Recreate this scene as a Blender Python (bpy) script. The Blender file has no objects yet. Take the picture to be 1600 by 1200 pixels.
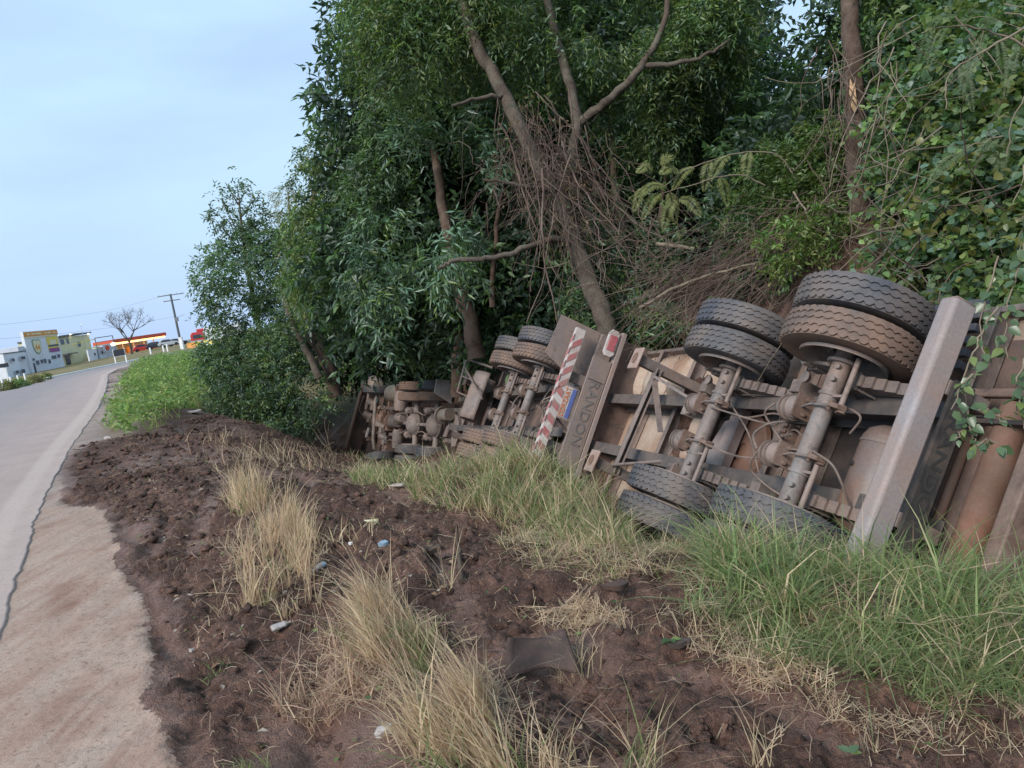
import bpy, math, random
import numpy as np
from mathutils import Matrix, Vector

# ---------------------------------------------------------------- camera, sky, sun, exposure
sc = bpy.context.scene
COL = sc.collection
F, CX, CY, CAM_H = 1150.0, 800.0, 600.0, 1.6
_u = -np.array([.156, 1, .1285]); _u /= np.linalg.norm(_u)
_z = np.array([0, 0, 1.]); _fh = _z - (_z @ _u) * _u; _fh /= np.linalg.norm(_fh)
_rt = np.cross(_fh, _u)
if _rt[0] < 0: _rt = -_rt
ROT = np.array([_rt, _fh, _u])                 # camera axes (x right, y down, z forward) -> world
cam_d = bpy.data.cameras.new('camera'); cam = bpy.data.objects.new('camera', cam_d); COL.objects.link(cam)
cam_d.sensor_fit = 'HORIZONTAL'; cam_d.sensor_width = 36; cam_d.lens = 36 * F / 1600
cam_d.clip_start = .05; cam_d.clip_end = 3000
_m = np.eye(4); _m[:3, 0] = ROT[:, 0]; _m[:3, 1] = -ROT[:, 1]; _m[:3, 2] = -ROT[:, 2]; _m[:3, 3] = (0, 0, CAM_H)
cam.matrix_world = Matrix(_m.tolist())
sc.camera = cam

SUN_EL, SUN_AZ = math.radians(35), math.radians(-142)    # azimuth from +Y towards +X: behind the camera, left
world = bpy.data.worlds.new('World'); sc.world = world; world.use_nodes = True
wn = world.node_tree.nodes; wl = world.node_tree.links; wn.clear()
w_out = wn.new('ShaderNodeOutputWorld'); w_bg = wn.new('ShaderNodeBackground'); w_bg.inputs[1].default_value = .05
w_sky = wn.new('ShaderNodeTexSky'); w_sky.sky_type = 'NISHITA'; w_sky.sun_disc = False
w_sky.sun_elevation = SUN_EL; w_sky.sun_rotation = SUN_AZ; w_sky.air_density = 1.2; w_sky.dust_density = 2.0
w_tc = wn.new('ShaderNodeTexCoord'); w_map = wn.new('ShaderNodeMapping'); w_map.inputs['Scale'].default_value = (1.1, 1.1, 4.2)
w_no = wn.new('ShaderNodeTexNoise'); w_no.inputs['Scale'].default_value = 1.6; w_no.inputs['Detail'].default_value = 5; w_no.inputs['Roughness'].default_value = .5
w_ra = wn.new('ShaderNodeValToRGB')
w_ra.color_ramp.elements[0].position = .36; w_ra.color_ramp.elements[0].color = (4.55, 6.35, 9.3, 1)
w_ra.color_ramp.elements[1].position = .62; w_ra.color_ramp.elements[1].color = (5.6, 8.0, 9.5, 1)
w_mx = wn.new('ShaderNodeMixRGB'); w_mx.inputs[0].default_value = .86
wl.new(w_tc.outputs['Generated'], w_map.inputs[0]); wl.new(w_map.outputs[0], w_no.inputs[0]); wl.new(w_no.outputs[0], w_ra.inputs[0])
w_sx = wn.new('ShaderNodeSeparateXYZ'); wl.new(w_tc.outputs['Generated'], w_sx.inputs[0]); w_mr = wn.new('ShaderNodeMapRange'); w_mr.inputs[1].default_value = .0; w_mr.inputs[2].default_value = .32; w_mr.inputs[3].default_value = .75; w_mr.inputs[4].default_value = 0; wl.new(w_sx.outputs[2], w_mr.inputs[0])
w_hz = wn.new('ShaderNodeMixRGB'); w_hz.inputs[2].default_value = (4.75, 6.45, 9.6, 1); wl.new(w_mr.outputs[0], w_hz.inputs[0]); wl.new(w_ra.outputs[0], w_hz.inputs[1])      # lilac cloud bank low down, all round
wl.new(w_sky.outputs[0], w_mx.inputs[1]); wl.new(w_hz.outputs[0], w_mx.inputs[2]); wl.new(w_mx.outputs[0], w_bg.inputs[0]); wl.new(w_bg.outputs[0], w_out.inputs[0])
sun_d = bpy.data.lights.new('sun', 'SUN'); sun = bpy.data.objects.new('sun', sun_d); COL.objects.link(sun)
sun_d.energy = 1.5; sun_d.angle = math.radians(20); sun_d.color = (1, .95, .88)
_sd = Vector((math.sin(SUN_AZ) * math.cos(SUN_EL), math.cos(SUN_AZ) * math.cos(SUN_EL), math.sin(SUN_EL)))
sun.rotation_euler = _sd.to_track_quat('Z', 'Y').to_euler()
sc.view_settings.view_transform = 'Standard'; sc.view_settings.look = 'None'
sc.view_settings.exposure = 1.27; sc.view_settings.gamma = 1; sc.view_settings.use_curve_mapping = False
sc.render.engine = 'CYCLES'; sc.cycles.max_bounces = 6; sc.cycles.transparent_max_bounces = 8

# ---------------------------------------------------------------- helpers
RNG = np.random.default_rng(7)
def at(x, y, d):
    "world point seen at pixel x, y at depth d (design helper: gives plain 3-D positions)"
    return np.array([0, 0, CAM_H]) + ROT @ (np.array([(x - CX) / F, (y - CY) / F, 1.]) * d)
def at_z(x, y, z=0.):
    r = ROT @ np.array([(x - CX) / F, (y - CY) / F, 1.]); return np.array([0, 0, CAM_H]) + r * ((z - CAM_H) / r[2])
def at_dz(x, d, z):
    "world point in pixel column x at depth d with world height z"
    cx = (x - CX) / F * d; q = (z - CAM_H - ROT[2, 0] * cx - ROT[2, 2] * d) / ROT[2, 1]
    return np.array([0, 0, CAM_H]) + ROT @ np.array([cx, q, d])

_T = np.random.default_rng(11).random((6, 256, 256))
def vnoise(x, y, k=0):
    xi = np.floor(x).astype(int); yi = np.floor(y).astype(int); fx = x - xi; fy = y - yi
    fx = fx * fx * (3 - 2 * fx); fy = fy * fy * (3 - 2 * fy); t = _T[k % 6]; a = xi & 255; b = yi & 255; a1 = (xi + 1) & 255; b1 = (yi + 1) & 255
    return (t[a, b] * (1 - fx) + t[a1, b] * fx) * (1 - fy) + (t[a, b1] * (1 - fx) + t[a1, b1] * fx) * fy
def fbm(x, y, octv=4, k=0, g=.5):
    s = 0; a = 1; n = 0
    for i in range(octv):
        s = s + a * vnoise(x * 2 ** i + 17 * i, y * 2 ** i + 31 * i, k + i); n += a; a *= g
    return s / n
def sstep(a, b, x):
    t = np.clip((x - a) / (b - a), 0, 1); return t * t * (3 - 2 * t)
def unit(v):
    v = np.asarray(v, float); return v / (np.linalg.norm(v, axis=-1, keepdims=True) + 1e-12)

def tag(o, label=None, cat=None, group=None, kind=None):
    if label: o['label'] = label
    if cat: o['category'] = cat
    if group: o['group'] = group
    if kind: o['kind'] = kind
    return o
def empty(name, loc=(0, 0, 0), mat3=None, label=None, cat=None, group=None):
    o = bpy.data.objects.new(name, None); o.empty_display_size = .2; COL.objects.link(o)
    m = Matrix.Identity(4)
    if mat3 is not None:
        m = Matrix(np.asarray(mat3).tolist()).to_4x4()
    m.translation = Vector([float(v) for v in loc]); o.matrix_world = m
    return tag(o, label, cat, group)
def link_mesh(name, me, parent=None):
    o = bpy.data.objects.new(name, me); COL.objects.link(o)
    if parent is not None: o.parent = parent
    return o
def copy_tree(o, parent=None):
    c = o.copy(); COL.objects.link(c)
    if parent is not None: c.parent = parent
    for ch in [x for x in o.children]: copy_tree(ch, c)
    return c
def np_mesh(name, verts, faces_flat, fsizes, mats, cols=None, smooth=False, mat_idx=None):
    me = bpy.data.meshes.new(name)
    nv = len(verts); nl = len(faces_flat); nf = len(fsizes)
    me.vertices.add(nv); me.vertices.foreach_set('co', np.asarray(verts, np.float32).ravel())
    me.loops.add(nl); me.loops.foreach_set('vertex_index', np.asarray(faces_flat, np.int32).ravel())
    me.polygons.add(nf); st = np.concatenate([[0], np.cumsum(fsizes)[:-1]]).astype(np.int32)
    me.polygons.foreach_set('loop_start', st)
    me.polygons.foreach_set('loop_total', np.asarray(fsizes, np.int32))
    if smooth: me.polygons.foreach_set('use_smooth', np.ones(nf, bool))
    if mat_idx is not None: me.polygons.foreach_set('material_index', np.asarray(mat_idx, np.int32))
    for m in (mats if isinstance(mats, (list, tuple)) else [mats]): me.materials.append(m)
    if cols is not None:
        a = me.color_attributes.new('col', 'FLOAT_COLOR', 'POINT')
        c4 = np.ones((nv, 4), np.float32); c4[:, :3] = cols; a.data.foreach_set('color', c4.ravel())
    me.update(calc_edges=True); me.validate()
    return me

class MB:
    "collects boxes, tubes, lathes and prisms and links them as one mesh object"
    def __init__(s): s.v = []; s.f = []; s.n = 0
    def add(s, vs, fs):
        k = s.n; s.v += [tuple(map(float, p)) for p in vs]; s.f += [tuple(i + k for i in f) for f in fs]; s.n = len(s.v); return s
    def box(s, c, size, rot=None):
        h = np.array(size) / 2.; c = np.asarray(c, float)
        p = np.array([[x, y, z] for z in (-1, 1) for y in (-1, 1) for x in (-1, 1)]) * h
        if rot is not None: p = p @ np.asarray(rot).T
        return s.add(p + c, [(0, 2, 3, 1), (4, 5, 7, 6), (0, 1, 5, 4), (2, 6, 7, 3), (0, 4, 6, 2), (1, 3, 7, 5)])
    def bar(s, p0, p1, w, h, up=(0, 0, 1)):
        p0 = np.asarray(p0, float); p1 = np.asarray(p1, float); d = unit(p1 - p0); x = unit(np.cross(d, np.asarray(up, float)))
        if not np.isfinite(x).all() or np.linalg.norm(x) < .5: x = unit(np.cross(d, (1, .1, 0)))
        y = np.cross(x, d); return s.box((p0 + p1) / 2, (w, np.linalg.norm(p1 - p0), h), np.array([x, d, y]).T)
    def tube(s, pts, r, n=8, caps=True, jit=0):
        pts = np.asarray(pts, float); m = len(pts); r = np.broadcast_to(np.asarray(r, float), (m,))
        t = np.gradient(pts, axis=0); t = unit(t); a = np.array([.31, .17, .93]); 
        if abs(t[0] @ a) > .9: a = np.array([1., 0, 0])
        vs = []; x = unit(np.cross(t[0], a))
        for i in range(m):
            x = unit(x - (x @ t[i]) * t[i]); y = np.cross(t[i], x)
            for k in range(n):
                th = 2 * math.pi * k / n; rr = r[i] * (1 + (jit * (random.random() - .5) if jit else 0))
                vs.append(pts[i] + rr * (x * math.cos(th) + y * math.sin(th)))
        fs = [(i * n + k, i * n + (k + 1) % n, (i + 1) * n + (k + 1) % n, (i + 1) * n + k) for i in range(m - 1) for k in range(n)]
        if caps and n > 2: fs += [tuple(range(n - 1, -1, -1)), tuple((m - 1) * n + k for k in range(n))]
        return s.add(vs, fs)
    def cyl(s, p0, p1, r0, r1=None, n=20): return s.tube([p0, p1], [r0, r0 if r1 is None else r1], n)
    def lathe(s, prof, o, d, n=32, close=False):
        o = np.asarray(o, float); d = unit(d); a = np.array([0, 0, 1.]) if abs(d[2]) < .9 else np.array([1., 0, 0])
        x = unit(np.cross(d, a)); y = np.cross(d, x); m = len(prof)
        vs = [o + d * z + r * (x * math.cos(2 * math.pi * k / n) + y * math.sin(2 * math.pi * k / n)) for r, z in prof for k in range(n)]
        fs = [(i * n + k, i * n + (k + 1) % n, ((i + 1) % m) * n + (k + 1) % n, ((i + 1) % m) * n + k) for i in range(m if close else m - 1) for k in range(n)]
        if not close: fs += [tuple(range(n - 1, -1, -1)), tuple((m - 1) * n + k for k in range(n))]
        return s.add(vs, fs)
    def prism(s, poly, o, ex, ey, depth):
        "polygon in the ex/ey plane at o, extruded by vector depth"
        o, ex, ey, dp = (np.asarray(q, float) for q in (o, ex, ey, depth)); n = len(poly)
        a = [o + ex * p[0] + ey * p[1] for p in poly]; b = [p + dp for p in a]
        return s.add(a + b, [tuple(range(n - 1, -1, -1)), tuple(range(n, 2 * n))] + [(i, (i + 1) % n, n + (i + 1) % n, n + i) for i in range(n)])
    def build(s, name, mat, parent=None, smooth=True, bevel=0., ang=38):
        me = bpy.data.meshes.new(name); me.from_pydata(s.v, [], s.f)
        for m in (mat if isinstance(mat, (list, tuple)) else [mat]): me.materials.append(m)
        if smooth:
            me.polygons.foreach_set('use_smooth', np.ones(len(me.polygons), bool)); me.set_sharp_from_angle(angle=math.radians(ang))
        me.update(); o = link_mesh(name, me, parent)
        if bevel > 0:
            b = o.modifiers.new('bevel', 'BEVEL'); b.width = bevel; b.segments = 2; b.limit_method = 'ANGLE'; b.angle_limit = math.radians(40)
        return o
def text_obj(name, body, size, mat, parent, o, ex, ey, extrude=.004, center=True, stretch=1.0):
    "raised lettering: built-in font turned to a mesh lying in the ex/ey plane at o"
    cu = bpy.data.curves.new(name, 'FONT'); cu.body = body; cu.size = size; cu.extrude = extrude; cu.offset = .012 * size
    cu.align_x = 'CENTER' if center else 'LEFT'; cu.align_y = 'CENTER'; cu.resolution_u = 3
    t = bpy.data.objects.new(name, cu); COL.objects.link(t)
    dg = bpy.context.evaluated_depsgraph_get(); me = bpy.data.meshes.new_from_object(t.evaluated_get(dg)); 
    bpy.data.objects.remove(t); ez = np.cross(unit(ex), unit(ey))
    v = np.empty(len(me.vertices) * 3, np.float32); me.vertices.foreach_get('co', v); v = v.reshape(-1, 3)
    w = np.asarray(o) + v[:, :1] * stretch * unit(ex) + v[:, 1:2] * unit(ey) + v[:, 2:3] * ez
    me.vertices.foreach_set('co', w.astype(np.float32).ravel()); me.materials.clear(); me.materials.append(mat); me.update()
    me.name = name
    return link_mesh(name, me, parent)

# ---------------------------------------------------------------- materials
def new_mat(name):
    m = bpy.data.materials.new(name); m.use_nodes = True; nt = m.node_tree; b = nt.nodes['Principled BSDF']; return m, nt, b
def n_(nt, t, **kw):
    n = nt.nodes.new(t)
    for k, v in kw.items(): setattr(n, k, v)
    return n
def noise(nt, vec, scale, detail=4, rough=.55, dist=0):
    n = n_(nt, 'ShaderNodeTexNoise'); n.inputs['Scale'].default_value = scale; n.inputs['Detail'].default_value = detail
    n.inputs['Roughness'].default_value = rough; n.inputs['Distortion'].default_value = dist; nt.links.new(vec, n.inputs['Vector']); return n.outputs[0]
def ramp(nt, fac, stops):
    r = n_(nt, 'ShaderNodeValToRGB'); e = r.color_ramp.elements
    while len(e) < len(stops): e.new(.5)
    for i, (p, c) in enumerate(stops): e[i].position = p; e[i].color = (*c, 1) if len(c) == 3 else c
    nt.links.new(fac, r.inputs[0]); return r.outputs[0]
def mix(nt, fac, a, b, mode='MIX'):
    m = n_(nt, 'ShaderNodeMixRGB', blend_type=mode)
    for i, v in ((0, fac), (1, a), (2, b)):
        if isinstance(v, (int, float)): m.inputs[i].default_value = v
        elif isinstance(v, tuple): m.inputs[i].default_value = (*v, 1)
        else: nt.links.new(v, m.inputs[i])
    return m.outputs[0]
def bump(nt, b, h, strength=.4, dist=.01):
    n = n_(nt, 'ShaderNodeBump'); n.inputs['Strength'].default_value = strength; n.inputs['Distance'].default_value = dist
    nt.links.new(h, n.inputs['Height']); nt.links.new(n.outputs[0], b.inputs['Normal'])
def surf(name, base, second=None, dust=None, dust_amt=.5, scale=6., rough=.6, bmp=.25, metal=0., spec=.4, fine=60., grime=False, bdist=.004):
    "worn surface: two-tone base, soft patches of dust or rust, fine relief"
    m, nt, b = new_mat(name); tc = n_(nt, 'ShaderNodeTexCoord'); oi = n_(nt, 'ShaderNodeObjectInfo')
    add = n_(nt, 'ShaderNodeVectorMath', operation='ADD'); nt.links.new(tc.outputs['Object'], add.inputs[0]); nt.links.new(oi.outputs['Random'], add.inputs[1])
    vec = add.outputs[0]; second = second or tuple(c * .6 for c in base)
    c = mix(nt, ramp(nt, noise(nt, vec, scale, 6, .62), [(.35, (0, 0, 0)), (.65, (1, 1, 1))]), base, second)
    if dust is not None:
        lo = .72 - dust_amt * .5
        f = ramp(nt, noise(nt, vec, scale * .55, 8, .68, .4), [(max(lo - .12, 0.), (0, 0, 0)), (min(lo + .16, 1.), (1, 1, 1))])
        c = mix(nt, f, c, dust)
    if grime: c = mix(nt, ramp(nt, noise(nt, vec, scale * 1.9, 7, .7, .8), [(.52, (0, 0, 0)), (.66, (.5, .5, .5))]), c, (.045, .036, .032))
    sp = ramp(nt, noise(nt, vec, fine, 3, .6), [(.3, (.87, .87, .87)), (.7, (1.06, 1.06, 1.06))])
    c = mix(nt, 1.0, c, sp, 'MULTIPLY'); nt.links.new(c, b.inputs['Base Color'])
    b.inputs['Roughness'].default_value = rough; b.inputs['Metallic'].default_value = metal; b.inputs['Specular IOR Level'].default_value = spec
    if bmp: bump(nt, b, noise(nt, vec, fine * 1.4, 4, .6), bmp, bdist)
    return m
def flat(name, c, rough=.5, emit=0., spec=.4, coat=0.):
    m, nt, b = new_mat(name); b.inputs['Base Color'].default_value = (*c, 1); b.inputs['Roughness'].default_value = rough; b.inputs['Specular IOR Level'].default_value = spec
    if emit: b.inputs['Emission Color'].default_value = (*c, 1); b.inputs['Emission Strength'].default_value = emit
    if coat: b.inputs['Coat Weight'].default_value = coat
    return m
def leaf_mat(name, rough=.42, spec=.5, trans=.36, tint=(1.5, 1.6, .8)):
    m, nt, b = new_mat(name); a = n_(nt, 'ShaderNodeVertexColor', layer_name='col'); nt.links.new(a.outputs[0], b.inputs['Base Color'])
    b.inputs['Roughness'].default_value = rough; b.inputs['Specular IOR Level'].default_value = spec
    if trans:
        t = n_(nt, 'ShaderNodeBsdfTranslucent'); g = n_(nt, 'ShaderNodeMixRGB', blend_type='MULTIPLY'); g.inputs[0].default_value = 1; g.inputs[2].default_value = (*tint, 1)
        nt.links.new(a.outputs[0], g.inputs[1]); nt.links.new(g.outputs[0], t.inputs[0])
        mx = n_(nt, 'ShaderNodeMixShader'); mx.inputs[0].default_value = trans
        nt.links.new(b.outputs[0], mx.inputs[1]); nt.links.new(t.outputs[0], mx.inputs[2]); nt.links.new(mx.outputs[0], nt.nodes['Material Output'].inputs[0])
    return m
MUD = (.20, .105, .07); DUST = (.235, .168, .142)
M = dict(
    leaf=leaf_mat('leaf', .4), leaf_glossy=leaf_mat('leaf_glossy', .33, .6, .28), grass=leaf_mat('grass_blade', .55, .35, .42, (1.35, 1.4, 1.0)), straw=leaf_mat('straw', .6, .3, .42, (1.35, 1.25, 1.1)),
    bark=surf('bark', (.115, .086, .066), (.05, .038, .03), (.14, .125, .10), .4, 5, .9, .8, 0, .2, 26, bdist=.02),
    bark_red=surf('bark_red', (.095, .062, .046), (.048, .031, .025), (.16, .12, .095), .35, 5, .9, .8, 0, .2, 24, bdist=.02),
    wood=surf('fresh_wood', (.62, .42, .25), (.5, .3, .16), None, 0, 9, .8, .4), vine=surf('dead_vine', (.155, .105, .085), (.075, .05, .042), (.22, .17, .14), .35, 3, .85, .3, 0, .2, 30),
    twig=surf('twig', (.26, .21, .155), (.16, .125, .09), None, 0, 6, .8, .3),
    axle=surf('axle_steel', (.205, .187, .182), (.13, .117, .114), DUST, .46, 5, .6, .3, .0, .4, 70, grime=True),
    frame=surf('frame_steel', (0.144, 0.131, 0.131), (0.088, 0.077, 0.077), (.205, .148, .124), .55, 4, .6, .3, 0, .4, 60, grime=True),
    rail_shaded=surf('shaded_rail_steel', (.085, .08, .082), (.05, .047, .05), (.17, .13, .11), .42, 4, .6, .3, 0, .4, 60), dusty=surf('dusty_grey_paint', (.195, .175, .173), (.14, .125, .123), (.25, .185, .16), .62, 3.2, .62, .25, 0, .4, 55, grime=True), plate_paint=surf('bumper_plate_paint', (.195, .175, .173), (.14, .125, .123), (.25, .185, .16), .62, 3.2, .62, .25, 0, .4, 55),  # chassis rails: steel colour darkened to paint in the shadow on them
    beam=surf('grey_beam_paint', (.285, .262, .272), (.225, .207, .215), (.30, .215, .185), .5, 3, .58, .25, 0, .4, 45),
    tan=surf('tan_floor_plate', (.50, .42, .35), (.43, .345, .28), (.33, .20, .135), .5, 2.6, .6, .25, 0, .4, 40),
    brown=surf('brown_plate', (0.156, 0.110, 0.098), (0.108, 0.077, 0.070), (0.240, 0.156, 0.120), .4, 2.5, .6, .25, 0, .4, 40, grime=True),
    rust_dull=surf('rust_dull', (.15, .09, .068), (.09, .056, .046), (.23, .165, .135), .42, 7, .7, .4, 0, .3, 50), tank_dark=surf('tank_dark', (.15, .135, .135), (.115, .10, .10), (.20, .12, .09), .5, 3.5, .5, .2, 0, .45, 40), floor_shade=surf('floor_painted_shade', (.075, .058, .053), (.05, .04, .038), (.14, .095, .075), .4, 3, .7, .2, 0, .3, 40),  # floor plates behind the tank: recess shade painted into the colour
    rust=surf('rust', (.215, .105, .07), (.15, .075, .053), (.20, .13, .10), .5, 5, .75, .4, 0, .3, 50),
    rubber=surf('rubber', (.070, .074, .090), (.046, .050, .062), (.15, .12, .105), .42, 4, .62, .3, 0, .4, 60), rubber_mud=surf('rubber_muddy', (.115, .10, .095), (.072, .066, .066), (.215, .135, .10), .6, 3.2, .75, .4, 0, .3, 45),
    rubber_blue=surf('rubber_blue', (.055, .065, .09), (.03, .036, .05), (.09, .08, .08), .35, 4, .55, .3, 0, .4, 60),
    rubber_side=surf('rubber_side', (.05, .048, .048), (.03, .03, .03), (.15, .10, .075), .5, 3, .65, .2, 0, .4, 50),
    hose=surf('hose', (.13, .115, .105), (.07, .06, .055), DUST, .55, 8, .6, .1), black=surf('black_rubber', (.022, .021, .022), (.04, .036, .034), (.11, .08, .065), .38, 5, .7, .3),
    letter_dark=surf('letter_dark', (.045, .04, .04), (.03, .028, .028), None, 0, 8, .6, .1), letter=surf('raised_letter', (.178, .158, .154), (.14, .124, .12), None, 0, 8, .6, .1), red=surf('red_reflective', (.46, .13, .14), (.36, .12, .12), (.33, .23, .20), .42, 6, .45, .1),
    white=surf('white_reflective', (.62, .58, .57), (.5, .46, .45), (.38, .29, .25), .42, 6, .5, .1), lens=surf('red_lens', (.50, .12, .15), (.42, .11, .13), (.36, .24, .2), .3, 8, .25, .05),
    pad=surf('foot_pad_paint', (.40, .31, .28), (.33, .24, .21), (.30, .17, .12), .35, 8, .6, .2), plate=surf('plate_white', (.55, .52, .5), (.46, .42, .4), DUST, .4, 9, .5, .1), orange=flat('plate_orange', (.52, .17, .07), .5), blue=flat('plate_blue', (.10, .13, .34), .5),
    oily=surf('oily_iron', (0.161, 0.138, 0.132), (0.092, 0.078, 0.074), (0.276, 0.218, 0.190), .6, 7, .55, .4, 0, .4, 60, grime=True), engine=surf('engine_block', (.16, .085, .06), (.07, .045, .038), (.26, .17, .13), .45, 8, .65, .5, 0, .4, 50),
    tank=surf('tank_grey_green', (0.240, 0.234, 0.198), (0.156, 0.150, 0.126), (0.324, 0.228, 0.180), .45, 7, .5, .3),
)
# ---------------------------------------------------------------- terrain
_road_r = np.array([(2.6, -6), (-.6, -.6), (-1.6, 1.2), (-2.45, 2.7), (-3.29, 4.27), (-4.02, 5.57), (-5.35, 7.94), (-8.12, 13.3), (-12.2, 21.7), (-17.2, 31.5), (-23.5, 43.5), (-29.6, 55), (-35, 67), (-40, 92), (-42, 120), (-40.5, 150), (-36, 190)], float)
def road_right_x(y): return np.interp(y, _road_r[:, 1], _road_r[:, 0])
_ty = np.gradient(_road_r, axis=0); _ty = unit(_ty); _nl = np.stack([-_ty[:, 1], _ty[:, 0]], 1)
ROAD_W = 7.6
_road_l = _road_r + _nl * ROAD_W
_cp = []
for x, y in _road_r: _cp.append((x, y, 0.)); 
for x, y in _road_l: _cp.append((x, y, 0.)); _cp.append((x - 3, y, .0))
for x, d, z in ((640, 6.5, -.25), (620, 9, -.55), (600, 12, -1.), (590, 16, -1.65), (560, 22, -2.75), (610, 21, -3.05), (400, 9, -.1), (400, 14, -.35), (400, 20, -.8), (300, 22, -.42), (250, 20, -.15),
                (480, 17, -1.25), (1030, 6.7, -1.0), (1100, 4.7, -.40), (1190, 4.75, -.35), (1300, 4.1, -.34), (1450, 3.9, -.38), (1570, 3.8, -.42), (1400, 3.2, -.3), (900, 4.5, -.2), (900, 6.5, -.48), (950, 7.1, -.66), (850, 7.6, -.34), (760, 8, -.16), (700, 9, -.22), (650, 8, -.28), (790, 9.8, -1.1), (860, 9, -1.1), (700, 14, -1.9), (660, 19, -2.9),
                (800, 12.5, -1.75), (1000, 8.2, -1.25), (900, 10, -1.45), (1180, 5.9, -1.05), (1100, 9.5, 1.25), (1050, 9.2, .75), (1250, 8, 1.7), (950, 13, .95), (880, 15.5, .9), (1400, 7.5, 1.8), (1560, 6.6, 1.4)):
    _cp.append(tuple(at_dz(x, d, z)))
_cp += [(-1.57, 2.65, 0), (-.68, 2.5, -.05), (.24, 2.43, -.15), (1.63, 2.5, -.42), (-.58, 4.44, -.1), (0, 0, 0), (1.5, 0, -.15), (3, 0, -.5), (4, 2.2, -.5), (3.2, 3.6, -.7),
        (2.1, 5.3, -1.3), (2.9, 5.4, -1.35), (3.3, 5.5, -1.), (4., 5.9, -.1), (4.7, 6.2, .9), (6, 8, 2.), (9, 10, 3.), (1.25, 9.2, -1.7), (2, 9.3, -1.8), (2.9, 9.6, -1.), (3.4, 9.8, .1), (4, 10, .9), (1.9, 7.4, -1.6), (2.7, 7.5, -1.5), (3.3, 7.7, -.3), (5.5, 12.5, 2.),
        (.1, 13, -2.1), (.9, 13.2, -2.1), (1.9, 13.5, -1.), (3, 14.2, .8), (5, 17, 1.9), (-2.4, 19.2, -3.1), (-1.2, 19.4, -2.9), (.2, 20, -1.2), (1.6, 21, .3), (4, 24, 1.6), (-4.7, 24, -3.3), (-3.2, 25, -2.8), (-1.5, 26, -1.2), (1, 29, .4),
        (-7, 29, -1.8), (-11, 31, -.7), (-6, 36, -1.2), (-18, 46, -.35), (-12, 50, -.4), (-25, 66, -.35), (-30, 95, -.1), (-34, 125, 0), (5, 2.6, -.5), (6.5, 4.5, 1.), (12, 6, 2.8), (20, 30, 4), (10, 60, 2), (40, 60, 5), (60, 10, 5), (-10, 75, .5), (0, 120, 1), (60, 200, 3),
        (-52, 118, .5), (-60, 150, 1.1), (-75, 130, .3), (-90, 118, -.2), (-60, 90, .0), (-50, 60, -.1), (-45, 40, -.1), (-80, 60, 0), (-120, 110, 0), (-40, 210, 1.), (-90, 220, 1.3), (-150, 200, .5), (-200, 60, 0), (-60, 0, 0), (0, -40, 0), (60, -40, 0)]
_cp = np.array(_cp)
def _rbf():
    X = _cp[:, :2]; D = np.linalg.norm(X[:, None] - X[None], axis=2); n = len(X)
    A = np.zeros((n + 1, n + 1)); A[:n, :n] = -D + np.eye(n) * .25; A[:n, n] = 1; A[n, :n] = 1
    return np.linalg.solve(A, np.concatenate([_cp[:, 2], [0]]))
_rw = _rbf()
def seg_dist(x, y, poly):
    d = np.full(x.shape, 1e9)
    for (ax, ay), (bx, by) in zip(poly[:-1], poly[1:]):
        vx, vy = bx - ax, by - ay; t = np.clip(((x - ax) * vx + (y - ay) * vy) / (vx * vx + vy * vy), 0, 1)
        d = np.minimum(d, np.hypot(x - ax - t * vx, y - ay - t * vy))
    return d
def road_u(x, y):
    "signed distance to the right-hand road edge, positive on the verge"
    rx = road_right_x(y); d = seg_dist(x, y, _road_r); return np.where(x > rx, d, -d)
# width of the packed dirt shoulder measured from the road edge, by world y
_sh_y = np.array([-8, 2.0, 2.65, 3.2, 4.2, 5.6, 6.9, 7.7, 8.2, 10.5, 13, 15, 19, 24, 40, 70, 200])
_sh_w = np.array([1.0, .82, .80, .80, .76, .71, .66, .54, .25, .06, .15, .75, 1.55, 1.7, 1.8, 1.4, 1.0])
# smeared wheel tracks pressed into the soil: (start, end, half width)
_tracks = [(at_z(232, 862)[:2], at_z(268, 800)[:2], .10), (at_z(300, 850)[:2], at_z(345, 745)[:2], .13), (at_z(330, 745)[:2], at_z(355, 705)[:2], .2), (at_z(1075, 1075, -.2)[:2], at_z(1300, 1160, -.25)[:2], .13), (at_z(690, 870, -.15)[:2], at_z(740, 1000, -.1)[:2], .11), (at_z(640, 790, -.2)[:2], at_z(600, 745, -.4)[:2], .22)]
def track_mask(x, y):
    m = np.zeros(x.shape); al = np.zeros(x.shape)
    for a, b, w in _tracks:
        v = b - a; L2 = v @ v; t = ((x - a[0]) * v[0] + (y - a[1]) * v[1]) / L2; tc = np.clip(t, 0, 1); d = np.hypot(x - a[0] - tc * v[0], y - a[1] - tc * v[1]) + (fbm(x * 7, y * 7, 3, 1) - .5) * .12
        k = sstep(w, w * .6, d); al = np.where(k > m, t * math.sqrt(L2), al); m = np.maximum(m, k)
    return m, al
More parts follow.
